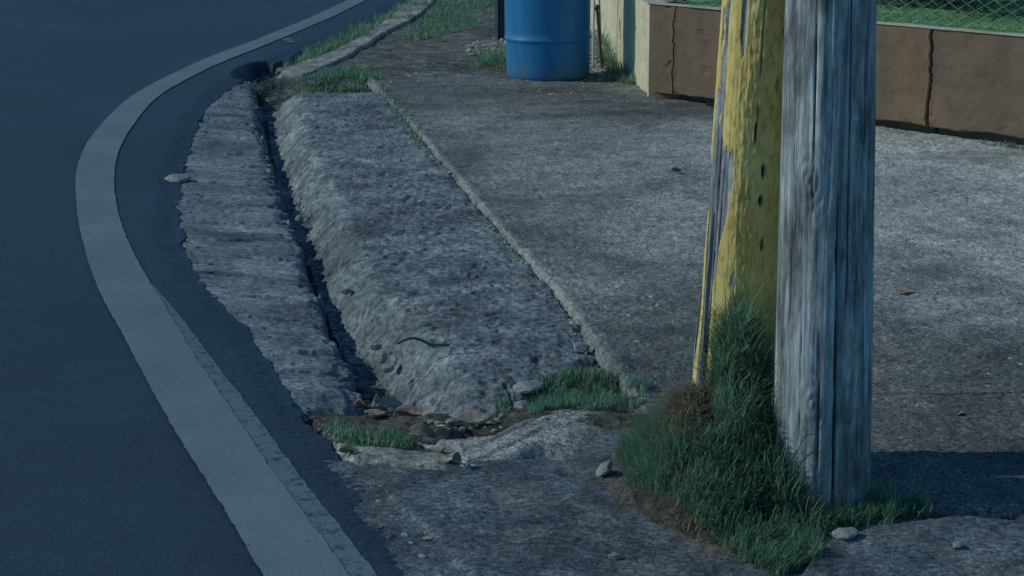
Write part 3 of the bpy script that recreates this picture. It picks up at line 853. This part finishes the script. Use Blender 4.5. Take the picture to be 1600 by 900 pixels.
# grass on the mound
MP = [(.36, 5.30), (.31, 5.05), (.305, 4.80), (.36, 4.60), (.45, 4.42), (.56, 4.22), (.62, 4.14), (.68, 4.2), (.69, 4.42), (.69, 4.6), (.67, 4.8), (.66, 5.05), (.56, 5.35)]
roots = scatter(MP, 17000, 501, .36, 10, gz_m, .012)
roots = roots[~((roots[:, 0] < .515 + .03 * gnoise(roots[:, 0] * 20, roots[:, 1] * 12, 3)) & (z_mound(roots[:, 0], roots[:, 1]) > .13 + .03 * gnoise(roots[:, 0] * 30, roots[:, 1] * 20, 4)) & (roots[:, 1] > 4.64) & (roots[:, 1] < 5.5))]
hm = z_mound(roots[:, 0], roots[:, 1])
hgt_scale = np.clip(.55 + hm * 2.2, .5, 1.25)
r_ = np.random.default_rng(502)
n = len(roots)
az = np.arctan2(-.2 - (roots[:, 1] - 4.8) * -.8, (roots[:, 0] - .60) * 1.5) + r_.normal(0, 1.0, n)
V, F, rn = blades(roots, r_.uniform(.05, .15, n) * hgt_scale, az, r_.uniform(.15, .95, n), .0034 * r_.uniform(.6, 1.4, n), r_.beta(1.6, 2.2, n))
tag(obj('grass_clump', np_mesh('grass_clump', V, F, False, {'rnd': rn}), M['grass'], kind='stuff'), 'tall green grass heaped against the feet of the two poles', 'grass')
FP = [(.66, 4.25), (.70, 4.21), (.773, 4.36), (.926, 4.47), (1.07, 4.57), (1.00, 4.63), (.9, 4.62), (.80, 4.53), (.70, 4.5)]
grass('grass_clump', 'short grass running right along the slab edge below the grey pole', scatter(FP, 2600, 511, .4, 12, gz_m), .03, .085, M['grass'], .004, (.1, .8), 512)
UP = [(.515, 4.83), (.55, 4.75), (.67, 4.74), (.675, 4.80), (.60, 4.84), (.535, 4.88)]
rt = scatter(UP, 1500, 521, 0, 8, gz_m)
grass('grass_clump', 'tallest grass tuft climbing between the yellow and grey poles', rt, .12, .30, M['grass'], .0036, (.1, .8), 522)
TP = [(.41, 4.64), (.37, 4.8), (.37, 5.1), (.46, 5.14), (.54, 5.0), (.53, 4.84), (.49, 4.64)]
grass('dry_thatch', 'brown dead thatch on the left crown of the grassy mound', scatter(TP, 6000, 531, 0, 8, gz_m), .025, .07, M['grass_dry'], .0045, (.5, 1.2), 532)
SP = [(.25, 4.7), (.28, 5.05), (.33, 5.25), (.38, 4.7), (.50, 4.45), (.60, 4.2), (.53, 4.18), (.40, 4.42)]
grass('dry_grass', 'sparse straw blades along the left foot of the grassy mound', scatter(SP, 420, 541, .3, 10, gz_m), .03, .08, M['grass_dry'], .003, (.4, 1.1), 542)
ST = [(.68, 4.50), (.76, 4.46), (.78, 4.52), (.68, 4.6)]
grass('dry_grass', 'pale straw stalks sticking out in front of the grey pole', scatter(ST, 36, 551, 0, 8, gz_m), .12, .24, M['grass_dry'], .003, (.4, 1.1), 552)

# smaller grass along the gutter, the joints and the verge
def patch(label, poly, n, hlo, hhi, seed, m='grass', wid=.004, clump=.4, cf=10, bend=(.1, .8), name='grass_patch', cat='grass', jit=.04):
    return grass(name, label, scatter(poly, n, seed, clump, cf, groundz, jit), hlo, hhi, M[m], wid, bend, seed + 1, cat)
patch('green grass patch at the broken lower end of the kerb slab', [(.04, 5.50), (.08, 5.78), (.20, 5.86), (.30, 5.72), (.43, 5.62), (.40, 5.42), (.2, 5.40), (.07, 5.40)], 2300, .02, .07, 601)
patch('low grass tufts at the lower end of the gutter by the asphalt', [(-.56, 5.22), (-.53, 5.40), (-.40, 5.28), (-.30, 5.22), (-.28, 5.12), (-.40, 5.10)], 900, .02, .06, 611)
patch('thin grass growing along the joint beside the driveway', [(-.86, 12.2), (-.82, 12.3), (-.62, 11.2), (-.50, 10.45), (-.46, 10.1), (-.52, 10.1), (-.56, 10.4), (-.70, 11.2)], 1300, .02, .06, 621, wid=.006)
patch('scanty weeds in the middle of the driveway joint', [(-.12, 8.25), (-.09, 8.25), (.06, 7.3), (.0, 7.25), (-.06, 7.6)], 260, .01, .04, 626, wid=.005)
patch('sunlit grass patch across the upper end of the kerb slab', [(-1.50, 12.45), (-1.42, 12.85), (-1.2, 13.3), (-1.0, 13.5), (-.92, 12.9), (-.88, 12.35), (-1.2, 12.3)], 3400, .02, .09, 631, 'grass', .006, .56, 5, jit=.14)
patch('strip of grass between the road edge and the far concrete strip', [(-1.66, 13.75), (-1.55, 14.6), (-1.36, 15.7), (-1.18, 17.0), (-1.05, 18.6), (-.95, 18.6), (-1.10, 16.9), (-1.21, 15.5), (-1.40, 14.3), (-1.56, 13.8)], 3600, .03, .16, 641, 'grass', .007, .55, 3, jit=.10)
patch('grass on the far verge right of the concrete strip', [(-.95, 15.4), (-.85, 16.8), (-.70, 18.8), (-.1, 18.8), (-.25, 17.2), (-.5, 15.6), (-.8, 15.1)], 5200, .02, .07, 651, 'grass', .008, .50, 2.5, jit=.25)
patch('grey green weed at the head of the gutter channel', [(-1.72, 12.6), (-1.74, 12.95), (-1.52, 12.9), (-1.54, 12.55)], 300, .04, .12, 671, 'weed', .005, .35, 6, (.2, .9))
patch('mossy grass in the gutter bank below the shoulder', [(-1.06, 9.2), (-1.02, 9.2), (-.90, 8.5), (-.94, 8.5)], 160, .015, .04, 676, 'weed', .005, .3, 8)
patch('weed at the foot of the wall face beside the yellow pole', [(1.14, 11.42), (1.2, 11.36), (1.25, 11.36), (1.22, 11.44)], 60, .02, .07, 686, 'weed', .008, .1, 8)
patch('weed at the right foot of the wall face at the picture edge', [(2.45, 10.12), (2.62, 9.92), (2.8, 9.78), (2.8, 9.86), (2.6, 10.06)], 260, .02, .06, 691, 'grass', .006, .2, 8)

def tufts(name, label, cs, m, seed, cat='grass', wid=.006):
    r = np.random.default_rng(seed); Rs, As, Hs = [], [], []
    for x, y, n_, sp_, h_ in cs:
        q = r.normal(0, sp_, (n_, 2)); P_ = q * [1, 1.4] + [x, y]
        Rs.append(np.stack([P_[:, 0], P_[:, 1], gz_m(P_[:, 0], P_[:, 1]) - .004], -1)); As.append(np.arctan2(q[:, 1], q[:, 0]) + r.normal(0, .6, n_))
        Hs.append(h_ * r.uniform(.35, 1.1, n_) * np.exp(-(np.hypot(*q.T) / sp_ / 2.2) ** 2))
    Rs, As, Hs = np.concatenate(Rs), np.concatenate(As), np.concatenate(Hs); n_ = len(Rs)
    V, F, rn = blades(Rs, Hs, As, r.uniform(.2, 1.1, n_), wid * r.uniform(.5, 1.3, n_), r.beta(2, 2, n_))
    return tag(obj(name, np_mesh(name, V, F, False, {'rnd': rn}), M[m], kind='stuff'), label, cat)
tufts('grass_tuft', 'weedy grass tuft left of the blue barrel', [(-.20, 13.75, 190, .055, .19), (-.10, 13.62, 160, .05, .15), (-.02, 13.70, 160, .05, .17), (-.27, 13.60, 120, .05, .09), (.03, 13.58, 90, .04, .12), (-.13, 14.0, 120, .06, .13)], 'grass', 661)
tufts('grass_tuft', 'small low weed left of the barrel on the dirt', [(-.56, 13.72, 90, .035, .07), (-.46, 13.70, 60, .04, .05), (-.64, 13.6, 50, .04, .04)], 'grass', 666)
tufts('grass_tuft', 'weeds growing at the foot of the cream side wall', [(.66, 13.5, 160, .04, .26), (.70, 13.15, 160, .035, .18), (.73, 12.8, 160, .03, .17), (.76, 12.5, 140, .03, .14), (.64, 13.9, 120, .05, .28), (.62, 13.0, 90, .04, .07), (.68, 12.7, 90, .04, .06)], 'grass', 681)
tufts('grass_tuft', 'grassy tufts standing at the edge of the far asphalt', [(-1.33, 15.6, 180, .05, .17), (-1.26, 16.1, 180, .05, .19), (-1.42, 15.1, 150, .05, .11), (-1.14, 16.9, 150, .05, .16), (-1.06, 17.6, 150, .05, .17), (-1.20, 16.5, 120, .05, .12), (-1.52, 14.5, 120, .05, .07), (-1.0, 18.2, 150, .06, .15)], 'grass', 645)
tufts('grass_tuft', 'taller tufts in the sunlit grass patch above the kerb slab', [(-1.16, 13.15, 130, .04, .14), (-1.08, 13.3, 110, .04, .13), (-1.25, 12.9, 110, .04, .10), (-1.02, 12.9, 90, .05, .08), (-1.38, 12.6, 90, .04, .08), (-.92, 12.9, 70, .04, .09)], 'grass', 635)
tufts('grass_tuft', 'blades standing in the grass patch beside the flat stones', [(.10, 5.62, 60, .02, .10), (.13, 5.72, 50, .02, .08), (-.03, 5.50, 40, .015, .09), (.30, 5.55, 50, .03, .05)], 'grass', 605, wid=.004)
tufts('grass_tuft', 'tall blades standing against the lower left of the grey pole', [(.655, 4.56, 150, .025, .26), (.68, 4.50, 150, .025, .20), (.72, 4.46, 120, .025, .15), (.77, 4.45, 90, .025, .12), (.83, 4.47, 90, .03, .10), (.90, 4.53, 80, .03, .09)], 'grass', 516, wid=.0036)
tufts('grass_tuft', 'loose longer blades leaning off the left of the mound', [(.37, 5.0, 60, .03, .13), (.42, 4.75, 60, .04, .11), (.48, 4.55, 60, .04, .10), (.57, 4.35, 60, .04, .10), (.66, 4.7, 60, .03, .2)], 'grass', 506, wid=.0035)

# lawn grass
r_ = np.random.default_rng(700)
a_ = r_.uniform(0, 5., 26000); o_ = .045 + r_.beta(1, 1.6, 26000) * 1.8
P = np.stack([CX + FD[0] * a_ - FN[0] * o_, CY + FD[1] * a_ - FN[1] * o_, .610 + .03 * sstep(.3, 2, o_)], -1)
P = P[P[:, 0] > CX + .2 - .074 * (P[:, 1] - CY)]
grass('lawn_grass', 'bright green lawn grass on top of the retaining wall', P, .01, .03, M['grass_light'], .006, (.5, 1.3), 701)

# ------------------------------------------------------------------ chain link fence
fence = thing('chain_link_fence', 'wire chain link fence on top of the retaining wall', 'fence', wp(0, .10, .61))
def tube(pts, r, sides=4):
    P = np.asarray(pts, float); n = len(P)
    T = np.gradient(P, axis=0); T /= np.linalg.norm(T, axis=1)[:, None]
    ref = np.array([.31, .52, .79]); U = np.cross(T, ref); U /= np.linalg.norm(U, axis=1)[:, None]; W = np.cross(T, U)
    an = np.arange(sides) * 2 * math.pi / sides
    V = (P[:, None] + r * (np.cos(an)[None, :, None] * U[:, None] + np.sin(an)[None, :, None] * W[:, None])).reshape(-1, 3)
    F = grid_faces(n, sides, closed=True)
    return V, F
def join_tubes(lst):
    Vs, Fs, o = [], [], 0
    for V, F in lst: Vs.append(V); Fs.append(F + o); o += len(V)
    return np.concatenate(Vs), np.concatenate(Fs)
ts = []
pitch = .055; nz = 26
for k in range(int(5. / pitch)):
    a0 = k * pitch; pts = []
    for i in range(nz + 1):
        zz = i * pitch * .55
        off = pitch * .52 * (1 if ((i + k) % 2) else -1)
        dep = .003 * (1 if ((i + k) % 2) else -1)
        p = FD * (a0 + off) + FN * dep
        pts.append((p[0], p[1], zz + .01))
    ts.append(tube(pts, .0017, 4))
V, F = join_tubes(ts)
o = obj('wire_mesh', np_mesh('wire_mesh', V, F), M['galv'], fence, kind='stuff')
for a0 in (.16, 2.75, 4.9):
    p = FD * a0 - FN * .03
    V, F = tube([(p[0], p[1], -.02), (p[0], p[1], .4), (p[0], p[1], .9)], .03, 16)
    obj('post', np_mesh('post', V, F), M['rust'] if a0 < 1 else M['galv'], fence)
V, F = tube([(FD * q)[0:1].tolist() + (FD * q)[1:2].tolist() + [.80] for q in (0, 2.5, 5.)], .018, 10)
obj('rail', np_mesh('rail', V, F), M['galv'], fence)

# ------------------------------------------------------------------ shrubs behind the fence
def leaf_cloud(n, cen, rad, size, seed, flat=.0):
    r = np.random.default_rng(seed)
    # clumps inside the crown volume, leaves round each clump
    nc = max(8, n // 90)
    d = r.normal(size=(nc, 3)); d /= np.linalg.norm(d, axis=1)[:, None]
    cl = d * (r.uniform(.25, 1, nc) ** .5)[:, None] * np.array(rad)
    k = r.integers(0, nc, n)
    P = np.array(cen) + cl[k] + r.normal(size=(n, 3)) * np.array(rad) * .16
    a1 = r.uniform(0, 2 * math.pi, n); tilt = r.uniform(-.9, .9, n)
    u = np.stack([np.cos(a1) * np.cos(tilt), np.sin(a1) * np.cos(tilt), np.sin(tilt)], -1)
    ref = r.normal(size=(n, 3)); v = np.cross(u, ref); v /= np.linalg.norm(v, axis=1)[:, None]
    L = size * r.uniform(.6, 1.3, n)[:, None]; W_ = L * .32
    V = np.stack([P - u * L * .5, P + v * W_ * .5, P + u * L * .5, P - v * W_ * .5], 1).reshape(-1, 3)
    F = np.arange(n * 4).reshape(n, 4)
    return V, F, np.repeat(np.clip(r.beta(2, 2.5, n), 0, 1), 4)
for i, (a0, o0, rr, hh, lb) in enumerate((
        (.55, .98, .50, .60, 'dark leafy shrub nearest the wall corner behind the fence'),
        (1.55, 1.0, .52, .70, 'dark leafy shrub behind the fence hidden mostly by the grey pole'),
        (2.45, .98, .50, .65, 'dark leafy shrub behind the fence above the wall crack'),
        (3.30, 1.0, .52, .72, 'dark leafy shrub behind the fence right of the wall crack'),
        (4.20, 1.0, .55, .70, 'dark leafy shrub behind the fence at the right picture edge'))):
    b = thing('shrub', lb, 'shrub', wp(a0, o0, .62), 'shrubs behind the fence')
    V, F, rn = leaf_cloud(6500, (0, 0, hh * .50), (rr * 1.1, rr, hh * .62), .05, 720 + i)
    obj('foliage', np_mesh('foliage', V, F, False, {'rnd': rn}), M['shrub'], b)
    tb = []
    r_ = np.random.default_rng(740 + i)
    for q in range(5):
        e = np.array([r_.uniform(-.3, .3), r_.uniform(-.3, .3), hh * .9])
        tb.append(tube([(0, 0, -.05), tuple(e * .45 + [0, 0, .05]), tuple(e)], .012, 6))
    V, F = join_tubes(tb)
    obj('stem', np_mesh('stem', V, F), M['bark'], b)

# ------------------------------------------------------------------ blue barrel
def lathe(prof, seg=96):
    th = np.linspace(0, 2 * math.pi, seg, endpoint=False)
    V = np.array([[r * math.cos(t), r * math.sin(t), z] for r, z in prof for t in th])
    return V, grid_faces(len(prof), seg, closed=True)
BX, BY = .243, 12.56 + .285
BZ = .022
barrel = thing('barrel', 'blue plastic drum standing on the driveway edge before the cream wall', 'barrel', (BX, BY, BZ))
barrel.rotation_euler = (0, R(-.7), 0)
prof = [(.0, .006), (.20, .006), (.245, .0), (.262, .004), (.272, .016), (.277, .035), (.279, .07)]
zr = .272
prof += [(.281, zr - .03), (.2825, zr - .016), (.289, zr - .007), (.2905, zr), (.289, zr + .007), (.2825, zr + .016), (.282, zr + .05)]
zr = .60
prof += [(.286, zr - .03), (.2875, zr - .016), (.294, zr - .007), (.296, zr), (.294, zr + .007), (.2875, zr + .016), (.287, zr + .05), (.286, .80), (.275, .85), (.262, .868), (.262, .875)]
V, F = lathe(prof)
obj('body', np_mesh('body', V, F), M['plastic'], barrel)
V, F = lathe([(.255, .862), (.272, .862), (.277, .870), (.277, .888), (.270, .895), (.258, .895), (.252, .880), (.0, .878)])
lid = obj('lid', np_mesh('lid', V, F), M['plastic'], barrel)
for sx in (-1, 1):
    V, F = lathe([(.030, .875), (.034, .885), (.034, .894), (.026, .898), (.0, .898)], 24)
    V = V + np.array([sx * .16, 0, .0])
    obj('bung', np_mesh('bung', V, F), M['plastic'], lid)

# ------------------------------------------------------------------ perforated steel post left of the barrel, stakes right of it
def box(x0, x1, y0, y1, z0, z1):
    V = np.array([(x, y, z) for z in (z0, z1) for y in (y0, y1) for x in (x0, x1)])
    F = np.array([(0, 2, 3, 1), (4, 5, 7, 6), (0, 1, 5, 4), (2, 6, 7, 3), (0, 4, 6, 2), (1, 3, 7, 5)])
    return V, F
sp = thing('sign_post', 'dark perforated steel post behind the left side of the barrel', 'post', (-.088, 15.30, .0))
V, F = box(-.022, .022, -.004, .004, -.1, 2.2); obj('web', np_mesh('web', V, F, False), M['metal_dark'], sp)
for sx in (-1, 1):
    V, F = box(sx * .0235 - .0012, sx * .0235 + .0012, -.035, .006, -.1, 2.2); obj('flange', np_mesh('flange', V, F, False), M['metal_dark'], sp)
    c = sx * .0365
    V, F = box(c - .0115, c + .0115, -.040, -.034, -.1, 2.2); obj('lip', np_mesh('lip', V, F, False), M['metal_edge'], sp)
for k in range(40):
    V, F = lathe([(.0, -.0015), (.0055, -.0015), (.0055, .0015), (.0, .0015)], 10)
    V = V[:, [0, 2, 1]] * [1, 1, 1] + np.array([0, -.0055, .05 + k * .045])
    if .05 + k * .045 < 2.1: obj('bolt_hole', np_mesh('bolt_hole', V, F, False), M['metal_edge'], sp)

def rod(name, label, p0, p1, r, m, knob=None):
    t = thing(name, label, 'stake', p0)
    q = np.array(p1) - np.array(p0)
    V, F = tube([tuple(q * f) for f in (-.04, .3, .7, 1.)], r, 10)
    obj('rod', np_mesh('rod', V, F), m, t)
    if knob:
        V, F = lathe([(.0, -knob), (knob * .8, -knob * .7), (knob, 0), (knob * .8, knob * .8), (.0, knob)], 12)
        obj('knob', np_mesh('knob', V + q, F), m, t)
    return t
rod('metal_stake', 'leaning rusty stake with a knobbed top between barrel and cream wall', (.622, 13.25, .03), (.585, 13.30, .445), .011, M['rust'], .022)
rod('metal_stake', 'thin upright galvanised stake just right of the barrel', (.566, 13.42, .03), (.575, 13.42, .80), .008, M['galv'])
rod('metal_stake', 'thin grey stake touching the top of the knobbed stake', (.63, 13.5, .05), (.600, 13.38, .60), .006, M['metal_edge'])

# ------------------------------------------------------------------ stones and leaves
def stone_mesh(seed, sub=2, flat=.6, jag=.25):
    r = np.random.default_rng(seed)
    bm = bmesh.new(); bmesh.ops.create_icosphere(bm, subdivisions=sub, radius=1)
    co = np.array([v.co[:] for v in bm.verts])
    # cut with random planes for angular faces
    for _ in range(9):
        n_ = r.normal(size=3); n_ /= np.linalg.norm(n_); d = r.uniform(.55, .9)
        e = co @ n_ - d; co = co - np.clip(e, 0, None)[:, None] * n_
    co = co * np.array([1, r.uniform(.6, .95), flat]) * (1 + jag * .3 * r.normal(size=(len(co), 1)) * .3)
    for v, c in zip(bm.verts, co): v.co = c
    me_ = bpy.data.meshes.new('stone'); bm.to_mesh(me_); bm.free()
    return me_
SM = [stone_mesh(800 + i, 2, f) for i, f in enumerate((.5, .65, .35, .8, .45, .6))]
def stone(label, x, y, size, k=0, rz=0., sink=.3, name='stone', cat='stone', m='stone', tilt=0., group=None, zf=gz_m):
    me_ = SM[k % len(SM)]
    o = obj(name, me_, M[m]); o.scale = (size, size, size)
    o.location = (x, y, float(zf(np.array([x]), np.array([y]))[0]) + size * .4 * (1 - sink))
    o.rotation_euler = (tilt, tilt * .5, rz)
    return tag(o, label, cat, group)
stone('pale wedge shaped concrete chip beside the driveway joint', .226, 6.10, .040, 2, .4, .0, 'concrete_chip', 'chip', tilt=.3)
stone('light grey angular stone on the apron left of the mound', .252, 4.90, .036, 0, 1.0, .1, tilt=-.6)
stone('pale lump of concrete on the asphalt edge left of the gutter', -1.64, 9.25, .075, 4, .3, .95, 'concrete_lump', 'stone')
stone('larger of the two flat stones beside the grass patch', .05, 5.66, .052, 4, .2, .3)
stone('smaller flat stone below the larger one by the grass patch', .03, 5.54, .042, 2, 1.1, .3)
stone('small white stone on the apron near the bottom edge', .243, 4.26, .018, 1, .5, .1)
stone('white stone on the slab at the bottom right', 1.056, 4.27, .016, 5, .5, .1)
stone('brown stone at the broken slab edge below the mound', .80, 4.34, .035, 4, .1, .3, m='verge')
stone('uppermost of the rounded stones on the right side of the channel', -.465, 6.33, .024, 1, .5, .1)
stone('middle one of the rounded stones on the right side of the channel', -.435, 6.18, .026, 3, 1.5, .1)
stone('lowest of the rounded stones on the right side of the channel', -.41, 6.06, .025, 5, 2.5, .1)
stone('pale pebble in the upper part of the channel', -.632, 7.10, .024, 1, .5, .1)
stone('light pebble stuck in the channel bank near the gutter bend', -.96, 8.46, .022, 3, .5, .1)
gi = 0
RL = ('largest rubble stone under the biggest brown leaf', 'rubble stone just below and right of the biggest leaf', 'rubble stone left of the biggest brown leaf', 'small rubble stone at the right tip of the biggest leaf', 'lowest rubble stone before the crumpled leaf', 'rubble stone nearest the channel mouth', 'rubble stone behind the biggest leaf to the right', 'rubble stone directly behind the biggest leaf', 'tiny leftmost rubble stone by the crumpled leaf', 'rightmost rubble stone next to the grass patch')
for (x, y, sz) in ((-.175, 5.36, .030), (-.145, 5.31, .024), (-.21, 5.33, .026), (-.115, 5.34, .020), (-.19, 5.27, .022), (-.235, 5.40, .024), (-.09, 5.45, .030), (-.155, 5.44, .022), (-.25, 5.30, .018), (-.03, 5.42, .022)):
    stone(RL[gi], x, y, sz * .72, gi, gi * 1.3, .2, group='loose rubble stones at the kerb end'); gi += 1

# rubble beside the barrel and crumbs of stone: nobody could count these
def crumbs(name, label, P, lo, hi, m, seed, cat='gravel'):
    r = np.random.default_rng(seed)
    bm = bmesh.new(); bmesh.ops.create_icosphere(bm, subdivisions=1, radius=1)
    base = np.array([v.co[:] for v in bm.verts]); fc = np.array([[v.index for v in f.verts] for f in bm.faces]); bm.free()
    n = len(P)
    sc = lo * (hi / lo) ** (r.random(n) ** 2.2)
    V = base[None] * (1 + .22 * r.normal(size=(n, len(base), 1)))
    V = V * (sc[:, None] * np.stack([r.uniform(.8, 1.3, n), r.uniform(.7, 1.1, n), r.uniform(.35, .7, n)], -1))[:, None, :]
    an = r.uniform(0, 6.28, n); c, s_ = np.cos(an)[:, None], np.sin(an)[:, None]
    V = np.stack([V[..., 0] * c - V[..., 1] * s_, V[..., 0] * s_ + V[..., 1] * c, V[..., 2]], -1) + np.asarray(P)[:, None, :]
    F = (fc[None] + (np.arange(n) * len(base))[:, None, None]).reshape(-1, 3)
    o = obj(name, np_mesh(name, V.reshape(-1, 3), F, False), m, kind='stuff')
    return tag(o, label, cat)
crumbs('rubble', 'pale rubble heaped between the barrel and the cream wall', scatter([(.50, 12.95), (.48, 14.6), (.74, 14.6), (.66, 12.95)], 420, 901, 0), .012, .06, M['stone'], 902)
crumbs('rubble', 'stone rubble on the dirt left of the barrel by the steel post', scatter([(-.35, 14.3), (-.30, 15.4), (.1, 15.4), (.05, 14.2)], 260, 903, .2, 2), .012, .05, M['stone'], 904)
crumbs('gravel', 'stone chips strewn over the driveway', scatter([(-.8, 12.3), (2.6, 9.9), (1.6, 4.7), (.9, 4.9), (.6, 5.7), (.3, 6.4), (-.3, 9.6)], 3800, 905, .45, 1.2), .003, .013, M['stone'], 906)
crumbs('gravel', 'loose chips on the dirt and driveway edge around the barrel', scatter([(-.9, 12.5), (-.6, 14.2), (.0, 13.6), (.8, 12.4), (1.0, 11.4), (0, 12.0)], 1500, 907, .35, 2), .004, .016, M['stone'], 908)
crumbs('gravel', 'crumbs of stone along the broken asphalt edge', np.concatenate([np.stack([ASPH(yy) + .025 + .03 * RNG.normal(size=400), yy, groundz(ASPH(yy) + .03, yy)], -1) for yy in [RNG.uniform(4.2, 13, 400)]]), .003, .014, M['gutter'], 909)
crumbs('gravel', 'loose pebbles lying on the bed of the gutter channel', np.concatenate([np.stack([(CHAN_L(yy) + CHAN_R(yy)) / 2 + .02 * RNG.normal(size=300), yy, z_bed(CHAN_R(yy) - .02, yy) + .01], -1) for yy in [RNG.uniform(5.5, 12.5, 300)]]), .006, .022, M['gutter'], 910)
crumbs('gravel', 'crumbs in the crack between kerb slab and driveway', np.concatenate([np.stack([JOINT(yy) - .02 + .02 * RNG.normal(size=260), yy, groundz(JOINT(yy) - .02, yy)], -1) for yy in [RNG.uniform(5.5, 10, 260)]]), .003, .014, M['stone'], 911)
crumbs('gravel', 'fine chips scattered over the dark apron slab', scatter([(-.2, 4.2), (-.25, 4.8), (.3, 5.2), (.5, 4.3), (1.2, 4.2), (.5, 4.1)], 260, 912, .3, 3), .002, .007, M['stone'], 913)
crumbs('rubble', 'broken bits of concrete at the crumbled kerb end', scatter([(-.28, 5.25), (-.22, 5.5), (-.05, 5.5), (.03, 5.4), (-.1, 5.24)], 150, 914, 0), .004, .013, M['stone'], 915)

def leaf_mesh(L, W_, curl, fold, twist, seed):
    r = np.random.default_rng(seed); nu, nv = 16, 9
    u = np.linspace(0, 1, nu); v = np.linspace(-1, 1, nv)
    U, Vv = np.meshgrid(u, v, indexing='ij')
    wprof = W_ * .5 * (np.sin(np.pi * U ** .75) ** .8) * (1 + .10 * gnoise(U * 6, np.sign(Vv) * 3., seed))
    x = (U - .5) * L; y = wprof * Vv
    z = curl * L * ((U - .5) ** 2 * 2.2) + fold * np.abs(y) ** 1.3 * 3 + twist * x * y / W_ + .004 * gnoise(U * 5, Vv * 2, seed + 1)
    x = x * (1 - .18 * abs(curl))
    P = np.stack([x, y, z], -1).reshape(-1, 3); n0 = len(P)
    F = grid_faces(nu, nv)
    P2 = P - [0, 0, .0012]
    idx = np.arange(nu * nv).reshape(nu, nv)
    loop = np.concatenate([idx[:, 0], idx[-1, 1:], idx[-2::-1, -1], idx[0, -2:0:-1]])
    l2 = np.roll(loop, -1)
    side = np.stack([loop, l2, l2 + n0, loop + n0], -1)
    return np_mesh('leaf', np.concatenate([P, P2]), np.concatenate([F, F[:, ::-1] + n0, side]))
LM = [leaf_mesh(.13, .080, .12, .25, .25, 1), leaf_mesh(.12, .070, .28, .7, -.4, 2), leaf_mesh(.11, .070, -.25, .4, .5, 3), leaf_mesh(.12, .055, .22, 1.3, .25, 4), leaf_mesh(.10, .065, .15, -.6, .4, 5)]
def leaf(label, x, y, k, rz, rx=0., ry=0., sc=1., m='leaf_brown', up=.015):
    o = obj('dry_leaf', LM[k], M[m]); sc *= .8; o.scale = (sc, sc, sc)
    o.location = (x, y, float(gz_m(np.array([x]), np.array([y]))[0]) + up * .7)
    o.rotation_euler = (rx, ry, rz)
    return tag(o, label, 'leaf', 'dry leaves around the gutter end')
leaf('biggest brown leaf lying on the rubble at the kerb end', -.112, 5.36, 0, .25, .35, 0, 1.0, 'leaf_tan', .045)
leaf('tan leaf propped on edge below the biggest leaf', -.105, 5.26, 4, 1.3, .9, 0, .75, 'leaf_tan', .03)
leaf('crumpled brown leaf at the top of the concrete ledge', -.252, 5.16, 2, .3, .5, .2, 1.0, 'leaf_brown', .04)
leaf('dark folded leaf right of the crumpled one on the ledge', -.195, 5.17, 3, .8, -.3, .2, .7, 'leaf_brown', .02)
leaf('small curled tan leaf on the ledge', -.215, 5.06, 4, .1, .4, 0, .7, 'leaf_tan', .015)
leaf('long slim leaf at the right of the channel mouth', -.305, 5.42, 3, -.25, .2, 0, .95, 'leaf_tan', .03)
leaf('brown leaf standing up in the mouth of the channel', -.415, 5.60, 1, 1.2, 1.0, .3, .85, 'leaf_brown', .045)
leaf('reddish brown leaf leaning left in the channel mouth', -.455, 5.60, 2, 2.4, .7, .2, .9, 'leaf_brown', .035)
leaf('pale leaf upright in the middle of the channel leaf pile', -.395, 5.56, 4, .6, 1.2, .0, .85, 'leaf_tan', .045)
leaf('curled leaf at the right of the channel leaf pile', -.36, 5.54, 1, .2, .4, .2, .9, 'leaf_tan', .035)
leaf('flat brown leaf beneath the channel leaf pile', -.41, 5.50, 0, .4, .1, .1, .7, 'leaf_brown', .015)
leaf('brown leaf standing on the right end of the ledge', -.142, 4.93, 2, 1.2, .9, .4, .75, 'leaf_brown', .035)
leaf('crumpled leaf left of the standing leaf on the ledge end', -.182, 4.98, 4, -.6, .3, .2, .7, 'leaf_tan', .02)
leaf('dry leaf beside the asphalt at the left end of the ledge', -.452, 5.03, 3, .2, .1, 0, .6, 'leaf_brown', .012)
leaf('pale dry leaf on the driveway right of the grey pole', 1.42, 6.75, 0, .2, .1, 0, .8, 'leaf_tan', .01)
leaf('small pale litter leaf on the lower right driveway', 1.30, 5.30, 4, 1.2, .1, .1, .45, 'leaf_tan', .008)
leaf('dry leaf on the driveway before the wall left of the yellow pole', .80, 9.2, 3, .5, .1, .1, .7, 'leaf_brown', .01)
# curved dead stalk on the kerb slab
pts = [(-.372 + .17 * f, 6.00 - .02 * f + .0 * f, .052 + .020 * math.sin(math.pi * min(f * 1.6, 1))) for f in np.linspace(0, 1, 14)]
V, F = tube(pts, .0045, 6)
tag(obj('twig', np_mesh('twig', V, F), M['metal_dark']), 'dark curved twig lying on the lower kerb slab', 'twig')

# ------------------------------------------------------------------ tree across the road (out of view; its shade reaches the far left of the road)
tree = thing('tree', 'broad leafy tree standing beyond the far left of the road', 'tree', (-12.2, 22.6, -.2))
V, F = join_tubes([tube([(0, 0, 0), (.1, 0, 1.5), (.0, .1, 3.2)], .22, 12)] + [tube([(0, 0, 2.6), (1.1 * math.cos(q), 1.1 * math.sin(q), 4.2), (2.2 * math.cos(q), 2.2 * math.sin(q), 5.2)], .08, 8) for q in (0, 1.3, 2.6, 3.9, 5.1)])
obj('trunk', np_mesh('trunk', V, F), M['bark'], tree)
V, F, rn = leaf_cloud(9000, (0, 0, 5.2), (3.0, 3.0, 1.9), .26, 777)
obj('crown', np_mesh('crown', V, F, False, {'rnd': rn}), M['shrub'], tree)
